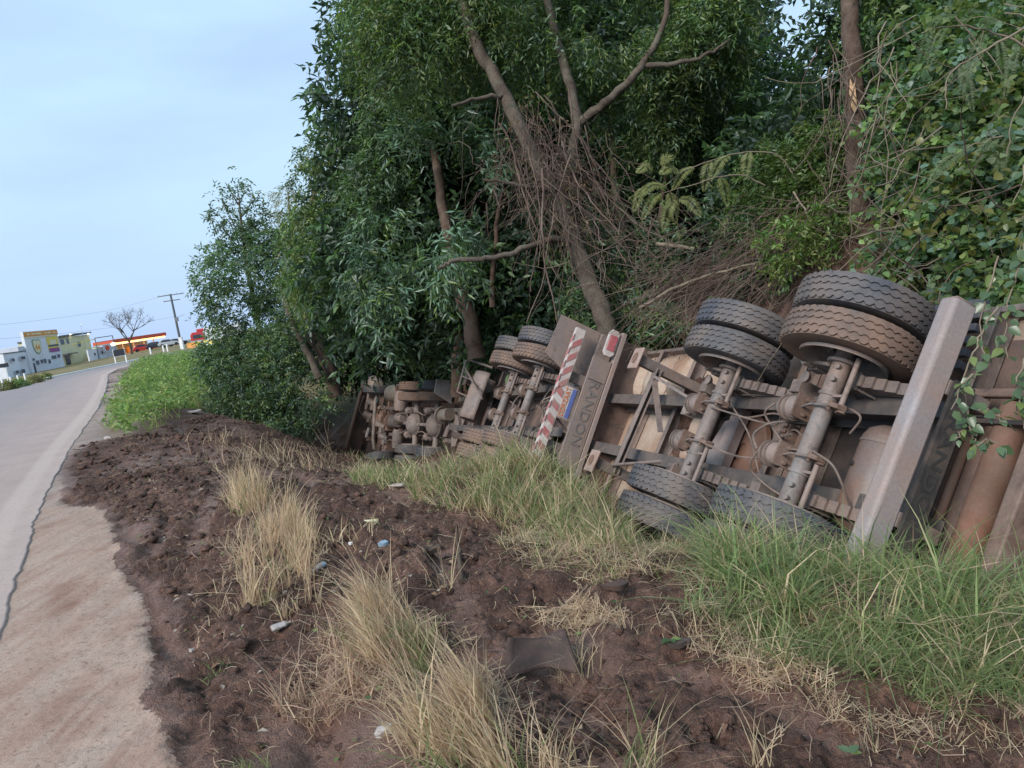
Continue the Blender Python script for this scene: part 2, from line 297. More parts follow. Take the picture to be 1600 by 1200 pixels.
def zones(x, y):
    u = road_u(x, y); wob = (fbm(x * 1.3, y * 1.3, 4, 1) - .5) * .20 + (fbm(x * 6, y * 6, 4, 2) - .5) * .15 + (vnoise(x * 38, y * 38, 4) - .5) * .05
    shoulder = sstep(.03, -.03, u - np.interp(y, _sh_y, _sh_w) + wob) * (u > -.3)
    far = sstep(24, 30, y + x * .1 + wob * 6) ; left = (u < -ROAD_W + .2)
    grass = np.clip(np.where(left, 1., 0.) + far * (u > 0) * (1 - shoulder), 0, 1)
    smear = sstep(.54, .67, fbm(x * .55 + 3, y * .35 + 9, 3, 3)) * (1 - shoulder) * (1 - grass)
    near = (np.abs(x) < 8) & (y > 1.5) & (y < 20); tm = np.zeros(x.shape); tm[near] = track_mask(x[near], y[near])[0]; smear = np.maximum(smear, tm * (1 - shoulder))
    wd = np.interp(y, _sh_y, _sh_w); smear = np.maximum(smear, (1 - shoulder) * (1 - grass) * sstep(.22, .05, u - wd + wob * 1.5) * (u > 0) * .9)
    return u, shoulder, grass, smear
def base_z(x, y):
    sh = x.shape; p = np.stack([x.ravel(), y.ravel()], 1); out = np.empty(len(p))
    for i in range(0, len(p), 20000):
        q = p[i:i + 20000]; D = np.sqrt((q[:, None, 0] - _cp[None, :, 0]) ** 2 + (q[:, None, 1] - _cp[None, :, 1]) ** 2); out[i:i + 20000] = -(D @ _rw[:-1]) + _rw[-1]
    return out.reshape(sh)
def ground_z(x, y):
    x = np.asarray(x, float); y = np.asarray(y, float); z = base_z(x, y); u, sh, gr, sm = zones(x, y)
    inr = sstep(.7, .12, u) * sstep(-ROAD_W - .4, -ROAD_W, u); z = z * (1 - inr)
    soil = (1 - sh) * (1 - gr) * sstep(.0, .25, u)
    r = (fbm(x * 1.1, y * 1.1, 3, 0) - .5) * .16 + (fbm(x * 4.2, y * 4.2, 3, 2) - .5) * .15 * (1 - .7 * sm)
    fine = np.abs(fbm(x * 11, y * 11, 3, 4) - .5); r = r + (.13 - fine) * .26 * (1 - .75 * sm) + (fbm(x * 24, y * 24, 3, 5) - .5) * .07 * (1 - .5 * sm)
    rut = np.abs(((x * .83 + y * .42) * 1.9 + fbm(x * .6, y * .6, 2, 3) * 1.6) % 1.0 - .5); r = r - sm * .05 * sstep(.22, .08, rut)
    near = (np.abs(x) < 8) & (y > 1.5) & (y < 20)
    if near.any():
        tm, al = track_mask(x[near], y[near]); q = r[near]; r[near] = q * (1 - .75 * tm) - tm * (.03 + .012 * np.sign(np.sin(al * 70)))
    z = z + soil * r + sh * sstep(.08, .4, np.abs(u)) * ((fbm(x * 2.6, y * 2.6, 4, 1) - .5) * .035 + (vnoise(x * 22, y * 22, 2) - .5) * .008) + gr * (fbm(x * .25, y * .25, 3, 1) - .5) * .3 * (np.abs(u) > 2)
    z = z + .07 * sstep(.35, .9, u - np.interp(y, _sh_y, _sh_w)) * soil * sstep(12, 6, y)
    return z + .004 * sstep(.06, -.02, u) * inr * sstep(-.32, -.25, u) - .02 * sstep(-.2, -.32, u) * inr
def gz(x, y): return float(ground_z(np.array([x]), np.array([y]))[0])
def _axis(segs):
    out = [segs[0][0]]
    for a, b, f in segs:
        while out[-1] < b - 1e-6: out.append(out[-1] + f(out[-1]))
    return np.array(out)
_ys = _axis([(-60, 1.4, lambda v: max(.09, .4 * (1.4 - v) * .35)), (1.4, 1200, lambda v: .017 + .0011 * v * v if v < 60 else .075 * v)])
_xs = np.concatenate([-_axis([(5.2, 1200, lambda v: .03 + .07 * (v - 5.2))])[::-1], np.arange(-5.17, 4.4, .03), _axis([(4.4, 1200, lambda v: .035 + .09 * (v - 4.4))])])
_gx, _gy = np.meshgrid(_xs, _ys); _gzv = ground_z(_gx, _gy); _u, _sh, _gr, _sm = zones(_gx, _gy)
_ny, _nx = _gx.shape; _i = np.arange(_ny * _nx).reshape(_ny, _nx)
_q = np.stack([_i[:-1, :-1], _i[:-1, 1:], _i[1:, 1:], _i[1:, :-1]], -1).reshape(-1, 4)
def ground_mat():
    m, nt, b = new_mat('soil_and_verge'); a = n_(nt, 'ShaderNodeVertexColor', layer_name='col'); sp = n_(nt, 'ShaderNodeSeparateColor'); nt.links.new(a.outputs[0], sp.inputs[0])
    tc = n_(nt, 'ShaderNodeTexCoord'); v = tc.outputs['Object']
    soil = ramp(nt, noise(nt, v, 2.2, 7, .65), [(.3, (.062, .033, .025)), (.5, (.128, .070, .053)), (.70, (.21, .122, .094))])
    soil = mix(nt, ramp(nt, noise(nt, v, 26, 4, .6), [(.52, (0, 0, 0)), (.75, (.55, .55, .55))]), soil, (.20, .125, .095))
    def cells(sc):
        k = n_(nt, 'ShaderNodeTexVoronoi'); k.inputs['Scale'].default_value = sc; k.inputs['Randomness'].default_value = 1.0; wv = n_(nt, 'ShaderNodeMixRGB', blend_type='ADD'); wv.inputs[0].default_value = .06; nn = n_(nt, 'ShaderNodeTexNoise'); nn.inputs['Scale'].default_value = sc * .8; nt.links.new(v, nn.inputs['Vector']); nt.links.new(v, wv.inputs[1]); nt.links.new(nn.outputs['Color'], wv.inputs[2]); nt.links.new(wv.outputs[0], k.inputs['Vector']); return k
    k1 = cells(24); k2 = cells(70); sc1 = n_(nt, 'ShaderNodeSeparateColor'); nt.links.new(k1.outputs['Color'], sc1.inputs[0]); sc2 = n_(nt, 'ShaderNodeSeparateColor'); nt.links.new(k2.outputs['Color'], sc2.inputs[0])
    crumb = mix(nt, .5, ramp(nt, sc1.outputs[0], [(.0, (.62, .62, .62)), (.7, (1.0, 1.0, 1.0)), (1., (1.55, 1.5, 1.45))]), ramp(nt, sc2.outputs[0], [(.0, (.5, .5, .5)), (.75, (1., 1., 1.)), (1., (1.9, 1.8, 1.7))]))
    soil = mix(nt, 1., soil, crumb, 'MULTIPLY')
    smear = ramp(nt, noise(nt, v, 5, 6, .6), [(.3, (.155, .08, .058)), (.7, (.25, .155, .124))])
    rot = n_(nt, 'ShaderNodeMapping'); rot.inputs['Rotation'].default_value = (0, 0, math.radians(-28)); rot.inputs['Scale'].default_value = (1, .13, 1); nt.links.new(v, rot.inputs[0])
    dirt = ramp(nt, noise(nt, v, 1.7, 8, .68, .5), [(.30, (.23, .118, .08)), (.46, (.33, .215, .163)), (.72, (.41, .30, .242))])
    dirt = mix(nt, ramp(nt, noise(nt, rot.outputs[0], 5.5, 6, .62), [(.42, (0, 0, 0)), (.62, (.62, .62, .62))]), dirt, (.44, .335, .275))
    dirt = mix(nt, ramp(nt, noise(nt, rot.outputs[0], 3.1, 7, .66), [(.56, (0, 0, 0)), (.68, (.8, .8, .8))]), dirt, (.27, .16, .12))
    dirt = mix(nt, ramp(nt, noise(nt, v, 34, 4, .7), [(.53, (0, 0, 0)), (.66, (.85, .85, .85))]), dirt, (.21, .125, .09))
    verge = ramp(nt, noise(nt, v, .22, 6, .6), [(.32, (.085, .105, .035)), (.5, (.20, .165, .075)), (.68, (.235, .165, .10))])
    def crisp(o, sc, amt, lo, hi):
        a_ = n_(nt, 'ShaderNodeMath', operation='MULTIPLY_ADD'); a_.inputs[1].default_value = amt; nt.links.new(noise(nt, v, sc, 5, .7), a_.inputs[0]); nt.links.new(o, a_.inputs[2]); m_ = n_(nt, 'ShaderNodeMapRange'); m_.inputs[1].default_value = lo + amt * .5; m_.inputs[2].default_value = hi + amt * .5; nt.links.new(a_.outputs[0], m_.inputs[0]); return m_.outputs[0]
    c = mix(nt, crisp(sp.outputs[2], 14, .9, .42, .72), soil, smear); c = mix(nt, crisp(sp.outputs[0], 34, .9, .44, .58), c, dirt); c = mix(nt, sp.outputs[1], c, verge)
    nt.links.new(c, b.inputs['Base Color']); b.inputs['Specular IOR Level'].default_value = .35
    rr = n_(nt, 'ShaderNodeMapRange'); rr.inputs[3].default_value = .85; rr.inputs[4].default_value = .5; nt.links.new(sp.outputs[2], rr.inputs[0]); nt.links.new(rr.outputs[0], b.inputs['Roughness'])
    hsum = n_(nt, 'ShaderNodeMath', operation='MULTIPLY_ADD'); hsum.inputs[1].default_value = -.55; nt.links.new(k2.outputs['Distance'], hsum.inputs[0]); h2 = n_(nt, 'ShaderNodeMath', operation='MULTIPLY_ADD'); h2.inputs[1].default_value = -.8; nt.links.new(k1.outputs['Distance'], h2.inputs[0]); nt.links.new(noise(nt, v, 48, 8, .74), h2.inputs[2]); nt.links.new(h2.outputs[0], hsum.inputs[2])
    bump(nt, b, hsum.outputs[0], .9, .022); bs_ = n_(nt, 'ShaderNodeMapRange'); bs_.inputs[3].default_value = .95; bs_.inputs[4].default_value = .30; nt.links.new(sp.outputs[0], bs_.inputs[0]); nt.links.new(bs_.outputs[0], [q for q in nt.nodes if q.type == 'BUMP'][0].inputs['Strength']); return m
M['ground'] = ground_mat()
_far = sstep(7., 9.5, _gy + (fbm(_gx * 2, _gy * 2, 3, 2) - .5) * 3) * _sh      # redder dirt farther along the shoulder
_cols = np.stack([(_sh * (1 - .42 * _far)).ravel(), _gr.ravel(), np.maximum(_sm, _far).ravel()], 1)
tag(link_mesh('ground', np_mesh('ground', np.stack([_gx.ravel(), _gy.ravel(), _gzv.ravel()], 1), _q.ravel(), np.full(len(_q), 4), M['ground'], _cols, smooth=True)), kind='structure')

# ---------------------------------------------------------------- road (a slab whose edge stands a little proud of the verge)
def resample(p, step_of):
    d = np.concatenate([[0], np.cumsum(np.linalg.norm(np.diff(p, axis=0), axis=1))]); s = [0.]
    while s[-1] < d[-1]: s.append(s[-1] + step_of(np.interp(s[-1], d, p[:, 1])))
    return np.stack([np.interp(s, d, p[:, k]) for k in (0, 1)], 1), np.array(s)
_rr, _rs = resample(_road_r, lambda y: .06 + .004 * max(y, 0)); _tt = unit(np.gradient(_rr, axis=0))
for _ in range(30): _tt[1:-1] = unit(_tt[:-2] + _tt[1:-1] * 2 + _tt[2:])
_nn = np.stack([-_tt[:, 1], _tt[:, 0]], 1)
_us = np.concatenate([[0, .0], np.linspace(.02, ROAD_W, 26)])
_rv = []; _rc = []
for j, uu in enumerate(_us):
    off = np.zeros(len(_rr)) + uu
    if uu < .1: off = off + (fbm(_rs * 2.2, _rs * 0 + 3.3, 4, 2) - .5) * .07 + (vnoise(_rs * 9, _rs * 0, 3) - .5) * .025
    p = _rr + _nn * off[:, None]; zz = np.full(len(_rr), .012) - (.05 if j == 0 else 0) + .012 * (np.abs(uu - ROAD_W / 2) < 2) + (0 if j == 0 else 1) * (fbm(p[:, 0] * .7, p[:, 1] * .7, 2, 1) - .5) * .008
    _rv.append(np.column_stack([p, zz])); _rc.append(np.column_stack([np.full(len(_rr), uu / ROAD_W), _rs / 300, np.zeros(len(_rr))]))
_rv = np.array(_rv); _rc = np.array(_rc); _k = np.arange(_rv.shape[0] * _rv.shape[1]).reshape(_rv.shape[:2])
_q = np.stack([_k[:-1, :-1], _k[:-1, 1:], _k[1:, 1:], _k[1:, :-1]], -1).reshape(-1, 4)
def road_mat():
    m, nt, b = new_mat('dusty_asphalt'); a = n_(nt, 'ShaderNodeVertexColor', layer_name='col'); sp = n_(nt, 'ShaderNodeSeparateColor'); nt.links.new(a.outputs[0], sp.inputs[0])
    tc = n_(nt, 'ShaderNodeTexCoord'); v = tc.outputs['Object']; U = sp.outputs[0]
    asp = ramp(nt, noise(nt, v, .8, 7, .6), [(.3, (.215, .182, .185)), (.7, (.275, .235, .232))])
    dusty = ramp(nt, noise(nt, v, 1.2, 7, .65), [(.3, (.34, .25, .22)), (.7, (.41, .315, .28))])
    cb = n_(nt, 'ShaderNodeCombineXYZ'); sx = n_(nt, 'ShaderNodeMath', operation='MULTIPLY'); sx.inputs[1].default_value = 14; nt.links.new(U, sx.inputs[0]); sy = n_(nt, 'ShaderNodeMath', operation='MULTIPLY'); sy.inputs[1].default_value = 22; nt.links.new(sp.outputs[1], sy.inputs[0])
    nt.links.new(sx.outputs[0], cb.inputs[0]); nt.links.new(sy.outputs[0], cb.inputs[1]); streak = noise(nt, cb.outputs[0], 1.6, 5, .55)
    wu = n_(nt, 'ShaderNodeMath', operation='MULTIPLY_ADD'); wu.inputs[1].default_value = .35; nt.links.new(streak, wu.inputs[0]); nt.links.new(U, wu.inputs[2])
    c = mix(nt, ramp(nt, wu.outputs[0], [(.2, (1, 1, 1)), (.38, (.72, .72, .72)), (.62, (.12, .12, .12))]), asp, dusty)
    edge = ramp(nt, U, [(0.0, (.55, .55, .55)), (.018, (.35, .35, .35)), (.03, (1, 1, 1)), (.052, (.9, .9, .9)), (.06, (0, 0, 0))])
    c = mix(nt, mix(nt, 1., edge, (.55, .55, .55), 'MULTIPLY'), c, (.50, .40, .35))
    pot = ramp(nt, noise(nt, v, .55, 5, .55, .6), [(.66, (0, 0, 0)), (.70, (.75, .75, .75))]); c = mix(nt, pot, c, (.235, .165, .14))
    c = mix(nt, 1., c, ramp(nt, noise(nt, v, 45, 3, .6), [(.3, (.86, .86, .86)), (.7, (1.1, 1.1, 1.1))]), 'MULTIPLY')
    nt.links.new(c, b.inputs['Base Color']); b.inputs['Roughness'].default_value = .7; b.inputs['Specular IOR Level'].default_value = .35
    bump(nt, b, noise(nt, v, 90, 4, .7), .35, .006); return m
M['road'] = road_mat()
tag(link_mesh('road', np_mesh('road', _rv.reshape(-1, 3), _q.ravel(), np.full(len(_q), 4), M['road'], _rc.reshape(-1, 3), smooth=False)), kind='structure')
# ---------------------------------------------------------------- overturned road train
# each unit has its own frame: x = along its axles (up in the picture), y = towards its front, z = out of its underside
def unit_frame(B):                      # B columns: front, axle, underside
    B = np.array(B); return np.stack([B[:, 1], B[:, 0], B[:, 2]], 1)
B2 = [[-0.22391859, 0.54090358, -0.8107304], [0.96975479, 0.20656628, -0.13002311], [-0.0971396, 0.81532428, 0.57079787]]
B1 = [[-0.2984, 0.4748, -0.82796], [0.94659, 0.25823, -0.19307], [-0.12214, 0.84136, 0.5265]]
B3 = [[-0.49953441, 0.20280049, -0.84222167], [0.8647539, 0.17468065, -0.47083687], [-0.05163388, 0.96351369, 0.26263151]]
O2, O1, O3 = (2.14428, 5.29162, .21384), (.2, 11.42, -.17), (-2.1781, 19.15384, -1.57508)
S2, S1, S3 = 1.62, 1.345, 1.39

# --- tyre: carcass plus scalloped tread ribs, one mesh shared by every wheel
def tyre_mesh(name, R=.495, W=.228, mat=None, N=132, ribs=4, depth=.013, teeth=44):
    mb = MB(); h = W / 2
    prof = [(R * .565, -h * .72), (R * .60, -h * .92), (R * .72, -h * 1.04), (R * .86, -h * 1.05), (R * .945, -h * .98), (R - depth - .012, -h * .86), (R - depth - .002, -h * .45), (R - depth, 0), (R - depth - .002, h * .45), (R - depth - .012, h * .86), (R * .945, h * .98), (R * .86, h * 1.05), (R * .72, h * 1.04), (R * .60, h * .92), (R * .565, h * .72)]
    mb.lathe(prof, (0, 0, 0), (1, 0, 0), 64, close=True)
    edges = np.linspace(-h * .93, h * .93, ribs + 1); g = .0075
    def wave(e, th, k):
        if e == 0: return 0 if k else 0
        p = (th * teeth / (2 * math.pi) + .5 * (e % 2)) % 1.0; return (abs(p - .5) * 2 - .5) * .022
    for r in range(ribs):
        vs = []; fs = []
        for k in range(N):
            th = 2 * math.pi * k / N; notch_l = notch_r = 0
            if r == 0 and (k % 3 == 0): notch_l = .022
            if r == ribs - 1 and (k % 3 == 0): notch_r = .022
            xl = edges[r] + (g if r else 0) + (wave(r, th, 1) if r else 0) + notch_l; xr = edges[r + 1] - (g if r < ribs - 1 else 0) + (wave(r + 1, th, 1) if r < ribs - 1 else 0) - notch_r
            crown = lambda x: R - .010 * (x / h) ** 2
            for x, rr in ((xl, R - depth - .014), (xl, crown(xl)), (xr, crown(xr)), (xr, R - depth - .014)): vs.append((x, rr * math.cos(th), rr * math.sin(th)))
        for k in range(N):
            a = k * 4; b = ((k + 1) % N) * 4
            for q in range(3): fs.append((a + q, b + q, b + q + 1, a + q + 1))
        mb.add(vs, fs)
    me = bpy.data.meshes.new(name); me.from_pydata(mb.v, [], mb.f); me.materials.append(mat)
    me.polygons.foreach_set('use_smooth', np.ones(len(me.polygons), bool)); me.set_sharp_from_angle(angle=math.radians(30)); me.update(); return me
def rim_mesh(name, R=.30, W=.24):
    mb = MB(); h = W / 2
    mb.lathe([(R - .01, -h - .012), (R + .022, -h - .022), (R + .026, -h + .004), (R - .012, -h + .02), (R - .045, -h * .5), (R - .05, h * .3), (R - .05, h * .9), (R + .01, h), (R - .005, h + .005), (R - .065, h * .8), (R - .065, h * .35), (.20, h * .3), (.13, h * .25), (.13, -h * .2), (.10, -h * .3), (.10, -h * .5), (.215, -h * .1), (R - .07, -h * .2), (R - .06, -h * .6), (R - .02, -h)], (0, 0, 0), (1, 0, 0), 40, close=True)
    for k in range(10):
        th = 2 * math.pi * k / 10; p = np.array([0, math.cos(th) * .168, math.sin(th) * .168]); mb.cyl(p + (-h * .45, 0, 0), p + (h * .55, 0, 0), .016, n=6)
    me = bpy.data.meshes.new(name); me.from_pydata(mb.v, [], mb.f); me.materials.append(M['axle'])
    me.polygons.foreach_set('use_smooth', np.ones(len(me.polygons), bool)); me.set_sharp_from_angle(angle=math.radians(35)); me.update(); return me
TYRE = tyre_mesh('tyre', mat=M['rubber']); RIM = rim_mesh('rim')
def wheel(parent, a, s, n=0, mat='rubber', side=1, spin=None, yaw=0, label=None):
    w = link_mesh('wheel', RIM, parent); w.location = (a, s, n); w.rotation_euler = (random.uniform(0, 6.28) if spin is None else spin, 0, (0 if side > 0 else math.pi) + yaw)
    t = link_mesh('tyre', TYRE, w); t.material_slots[0].link = 'OBJECT'; t.material_slots[0].material = M[mat]
    if label: w['label'] = label
    return w
random.seed(4)
def axle_set(p, s, mats, mid=.6, chamber=True, spring=True, tag_label=None):
    "one dead axle: beam, dual wheels, brake gear, leaf springs"
    mb = MB(); mb.cyl((-.98, s, 0), (.98, s, 0), .07, n=24)
    mb.build('axle_beam', M['axle'], p)
    for sg in (1, -1):
        fl = MB(); fl.cyl((sg * .56, s, 0), (sg * .585, s, 0), .11, n=24); fl.cyl((sg * .30, s, 0), (sg * .325, s, 0), .082, n=24); fl.build('axle_flange', M['axle'], p)
        wheel(p, sg * .715, s, 0, mats[0 if sg > 0 else 2], sg); wheel(p, sg * .99, s, 0, mats[1 if sg > 0 else 3], sg)
        if spring:
            sp = MB()
            for k in range(7):
                L = .62 - .075 * k; z0 = -.245 + .024 * k
                for q in range(6):
                    y0 = -L + q * 2 * L / 6; y1 = y0 + 2 * L / 6; f = lambda y: z0 + .13 * (y / .62) ** 2 * -1 + .02
                    sp.bar((sg * .47, s + y0, f(y0)), (sg * .47, s + y1, f(y1)), .085, .019, (0, 0, 1))
            sp.build('leaf_spring', M['frame'], p)
            ub = MB()
            for dy in (-.105, .105):
                for dx in (-.052, .052): ub.tube([(sg * .47 + dx, s + dy, -.29), (sg * .47 + dx, s + dy, -.06)], .011, 6)
            ub.box((sg * .47, s, -.085), (.14, .25, .035))
            for dx in (-.05, .05): ub.cyl((sg * .47 + dx, s - .045, .03), (sg * .47 + dx, s - .062, .075), .02, n=10)
            ub.build('spring_clamp', M['axle'], p, bevel=.003)
            hg = MB(); hg.box((sg * .47, s + .71, -.27), (.12, .13, .26)); hg.cyl((sg * .39, s + .71, -.2), (sg * .55, s + .71, -.2), .03, n=10); hg.build('spring_hanger', M['frame'], p, bevel=.008)
        if chamber:
            a = sg * .2; y = s + .37
            ch = MB(); ch.lathe([(.03, -.13), (.075, -.12), (.092, -.08), (.098, -.035), (.085, -.03), (.085, .03), (.098, .035), (.092, .07), (.07, .115), (.0, .12)], (a, y, .02), (0, 1, 0), 22)
            cho = ch.build('brake_chamber', M['dusty'], p)
            rg = MB()
            for dy in (-.035, .035): rg.lathe([(.098, -.008), (.107, -.008), (.107, .008), (.098, .008)], (a, y + dy, .02), (0, 1, 0), 22, close=True)
            rg.box((a + .1, y - .035, .02), (.03, .03, .02)); rg.build('clamp_ring', M['frame'], cho)
            bk = MB(); bk.box((a, y - .15, .02), (.19, .018, .17)); bk.box((a, y - .26, -.055), (.10, .22, .014)); bk.box((a + .06, y - .24, -.02), (.014, .2, .07))
            for dx in (-.06, .06): bk.cyl((a + dx, y - .15, .02), (a + dx, y - .19, .02), .017, n=6)
            bk.build('chamber_bracket', M['rust_dull'], p, bevel=.003)
            rd = MB(); rd.tube([(a, y - .12, .03), (a, s + .02, .105), (a, s - .17, .085)], .011, 8); rd.build('push_rod', M['axle'], p)
            sl = MB(); sl.prism([(-.045, -.03), (.05, -.045), (.06, .05), (0, .10), (-.045, .05)], (a - .016, s - .19, .02), (0, 1, 0), (0, 0, 1), (.035, 0, 0)); sl.cyl((a - .04, s - .17, .085), (a + .04, s - .17, .085), .014, n=8); sl.cyl((a - .03, s - .2, .005), (a + .03, s - .2, .005), .034, n=12)
            sl.build('slack_adjuster', M['rust_dull'], p, bevel=.004)
            bs = MB(); bs.cyl((sg * .17, s - .17, .0), (sg * .60, s - .17, .0), .021, n=12); bs.box((sg * .3, s - .11, 0), (.02, .12, .05)); bs.build('brake_shaft', M['dusty'], p)
def i_beam(mb, a, s0, s1, n0, n1, w=.14, t=.014):
    mb.box((a, (s0 + s1) / 2, n1 - t / 2), (w, s1 - s0, t)); mb.box((a, (s0 + s1) / 2, n0 + t / 2), (w, s1 - s0, t)); mb.box((a, (s0 + s1) / 2, (n0 + n1) / 2), (t, s1 - s0, n1 - n0 - 2 * t - .002)); return mb
def c_channel(mb, s, n, a0, a1, w=.09, h=.16, t=.012, face=1):
    L = a1 - a0; c = (a0 + a1) / 2
    mb.box((c, s, n + h / 2 - t / 2), (L, w, t)); mb.box((c, s + face * (w / 2 - t / 2), n - .003), (L - .004, t, h - 2 * t)); mb.box((c, s, n - h / 2 + t / 2), (L, w, t)); return mb
def hoses(p, spec, mat='hose', r=.009):
    for pts in spec:
        P = np.array(pts, float); t = np.linspace(0, 1, len(P)); tt = np.linspace(0, 1, max(8, len(P) * 5))
        Q = np.stack([np.interp(tt, t, P[:, k]) for k in range(3)], 1)
        for _ in range(6): Q[1:-1] = (Q[:-2] + Q[1:-1] * 2 + Q[2:]) / 4
        MB().tube(Q, r, 6).build('air_hose', M[mat], p)

# ================= nearest unit: rear trailer
T2 = empty('overturned_trailer', O2, unit_frame(B2), 'nearest overturned tipper trailer with tan floor and large dual wheels, beside tall green grass', 'trailer', 'trailers and tractor of the overturned road train')
axle_set(T2, 0, ('rubber_mud', 'rubber', 'rubber', 'rubber')); axle_set(T2, S2, ('rubber', 'rubber', 'rubber', 'rubber'))
for sg in (1, -1): i_beam(MB(), sg * .37, -.75, 6.2, -.62, -.30).build('chassis_rail', M['rail_shaded'], T2, bevel=.004)
# floor plates, ribs between them
ribs_s = [-.62, -.18, .72, 1.30, 2.55, 3.62, 4.75, 5.8, 6.4]
for s0, s1 in zip(ribs_s[:-1], ribs_s[1:]):
    for a0, a1 in ((-1.22, -.44), (-.435, .435), (.44, 1.22)):
        MB().box(((a0 + a1) / 2, (s0 + s1) / 2, -.70 - random.uniform(0, .008)), (a1 - a0 - .006, s1 - s0 - .008, .02)).build('floor_plate', M['tan' if s0 > 1.2 else ('floor_shade' if s0 < .5 else 'brown')], T2, bevel=.002)
for s in ribs_s: c_channel(MB(), s, -.60, -1.22, 1.22, .085, .17).build('cross_member', M['dusty' if s > 3 else 'frame'], T2, bevel=.003)
for sg in (1, -1): MB().box((sg * 1.24, 2.8, -.72), (.05, 7.3, .28)).build('side_sill', M['dusty'], T2, bevel=.006)
body = MB(); body.prism([(-1.22, -.72), (1.22, -.72), (1.28, -1.3), (1.28, -2.0), (-1.28, -2.0), (-1.28, -1.3)], (0, -1.7, 0), (1, 0, 0), (0, 0, 1), (0, 8.1, 0)); body.build('tipper_body', M['tan'], T2, bevel=.01)
# bulging hopper panels high on the front half
for s in (4.05, 4.85, 5.65):
    mb = MB(); prof = []
    for k in range(7):
        for q in range(9):
            u_ = k / 6 * 2 - 1; v_ = q / 8 * 2 - 1; hgt = .16 * (1 - abs(u_) ** 3.5) * (1 - abs(v_) ** 4); prof.append((.86 + v_ * .33, s + u_ * .34, -.68 + hgt))
    mb.add(prof, [(k * 9 + q, k * 9 + q + 1, (k + 1) * 9 + q + 1, (k + 1) * 9 + q) for k in range(6) for q in range(8)]); mb.build('bulged_panel', M['tan'], T2, ang=60)
# corrugated side guard just behind the near upper wheels
for k in range(6): MB().box((.74 + k * .095, -.12, -.44), (.055, 1.0, .05)).build('guard_slat', M['rubber_blue'], T2, bevel=.006)
# landing legs with square feet, cross brace, diagonal strut
for sg, nn in ((1, .23), (-1, .23)):
    lg = MB(); lg.box((sg * .67, 3.5, (nn - .75) / 2), (.12, .12, nn + .75)); leg = lg.build('landing_leg', M['frame'], T2, bevel=.006)
    ft = MB(); ft.box((sg * .67, 3.5, nn + .015), (.27, .27, .03)); ft.lathe([(.0, -.02), (.06, -.02), (.065, .0), (.05, .008), (.0, .004)], (sg * .67, 3.5, nn + .03), (0, 0, 1), 14)
    ft.build('foot_plate', M['pad'], leg, bevel=.02); MB().lathe([(0, 0), (.07, 0), (.07, .004), (0, .005)], (sg * .67, 3.5, nn + .034), (0, 0, 1), 16).build('rust_spot', M['rust'], leg)
c_channel(MB(), 3.46, -.06, -.70, .66, .10, .07).build('leg_brace', M['dusty'], T2, bevel=.003)
MB().bar((.58, 3.45, -.02), (-.05, 3.2, -.28), .07, .012, (0, 1, 0)).build('diagonal_strut', M['dusty'], T2)
MB().bar((.55, 3.4, -.02), (.28, 2.35, -.22), .03, .03).build('diagonal_strut', M['dusty'], T2)
MB().cyl((-.62, 3.42, .02), (-.45, 2.2, .02), .018).build('tie_rod', M['dusty'], T2)
# turntable disc and its cross beam
mb = MB(); mb.lathe([(.10, 0), (.10, .02), (.36, .02), (.385, .035), (.41, .035), (.41, -.02)], (-.06, 1.9, -.60), (0, 0, 1), 40); mb.build('turntable_disc', M['rust'], T2)
mb = MB(); mb.box((-.05, 2.02, -.50), (1.1, .20, .10)); mb.cyl((.25, 2.0, -.455), (.25, 2.0, -.445), .02, n=8); mb.build('kingpin_beam', M['beam'], T2, bevel=.01)
mb = MB(); mb.prism([(-.38, 0), (-.3, .25), (0, .36), (.3, .25), (.38, 0)], (-.06, 2.12, -.575), (1, 0, 0), (0, 1, 0), (0, 0, .03)); mb.build('gusset_plate', M['beam'], T2)
# air tank
mb = MB(); mb.lathe([(.0, -.42), (.10, -.405), (.165, -.36), (.19, -.30), (.19, .30), (.165, .36), (.10, .405), (0, .42)], (-.16, -.20, -.46), (1, 0, 0), 30); tk = mb.build('air_tank', M['tank_dark'], T2)
mb = MB()
for da in (-.30, .26): MB().lathe([(.191, -.012), (.197, -.012), (.197, .012), (.191, .012)], (-.16 + da, -.20, -.46), (1, 0, 0), 30, close=True).build('tank_strap', M['frame'], tk)
mb = MB(); mb.cyl((-.1, -.2 + .05, -.275), (-.1, -.2 + .055, -.255), .018, n=10); mb.build('drain_plug', M['black'], tk)
for a in (-.48, -.33): MB().box((.02, -.47 + a * .1, -.52), (1.2, .03, .07)).build('tank_bracket', M['frame'], T2)
# rear bumper beam with capped end
mb = MB(); mb.prism([(-.07, -.12), (.07, -.12), (.07, .035), (.05, .055), (-.05, .055), (-.07, .035)], (-1.32, -.82, -.03), (0, 1, 0), (0, 0, 1), (2.32, 0, 0)); bb = mb.build('bumper_beam', M['beam'], T2, bevel=.012)
MB().box((1.006, -.82, -.065), (.012, .125, .155)).build('end_cap', M['dusty'], bb, bevel=.006)
for sg in (1, -1): MB().box((sg * .45, -.82, -.32), (.10, .14, .34)).build('bumper_bracket', M['frame'], T2, bevel=.006)
fl = MB(); fl.box((-.15, -.915, -.24), (1.3, .03, .15)); fl.build('mud_flap', M['black'], T2)
text_obj('lettering', 'RANDON', .125, M['letter_dark'], T2, (-.12, -.932, -.235), (-1, 0, 0), (0, 0, -1), .003, stretch=1.5)
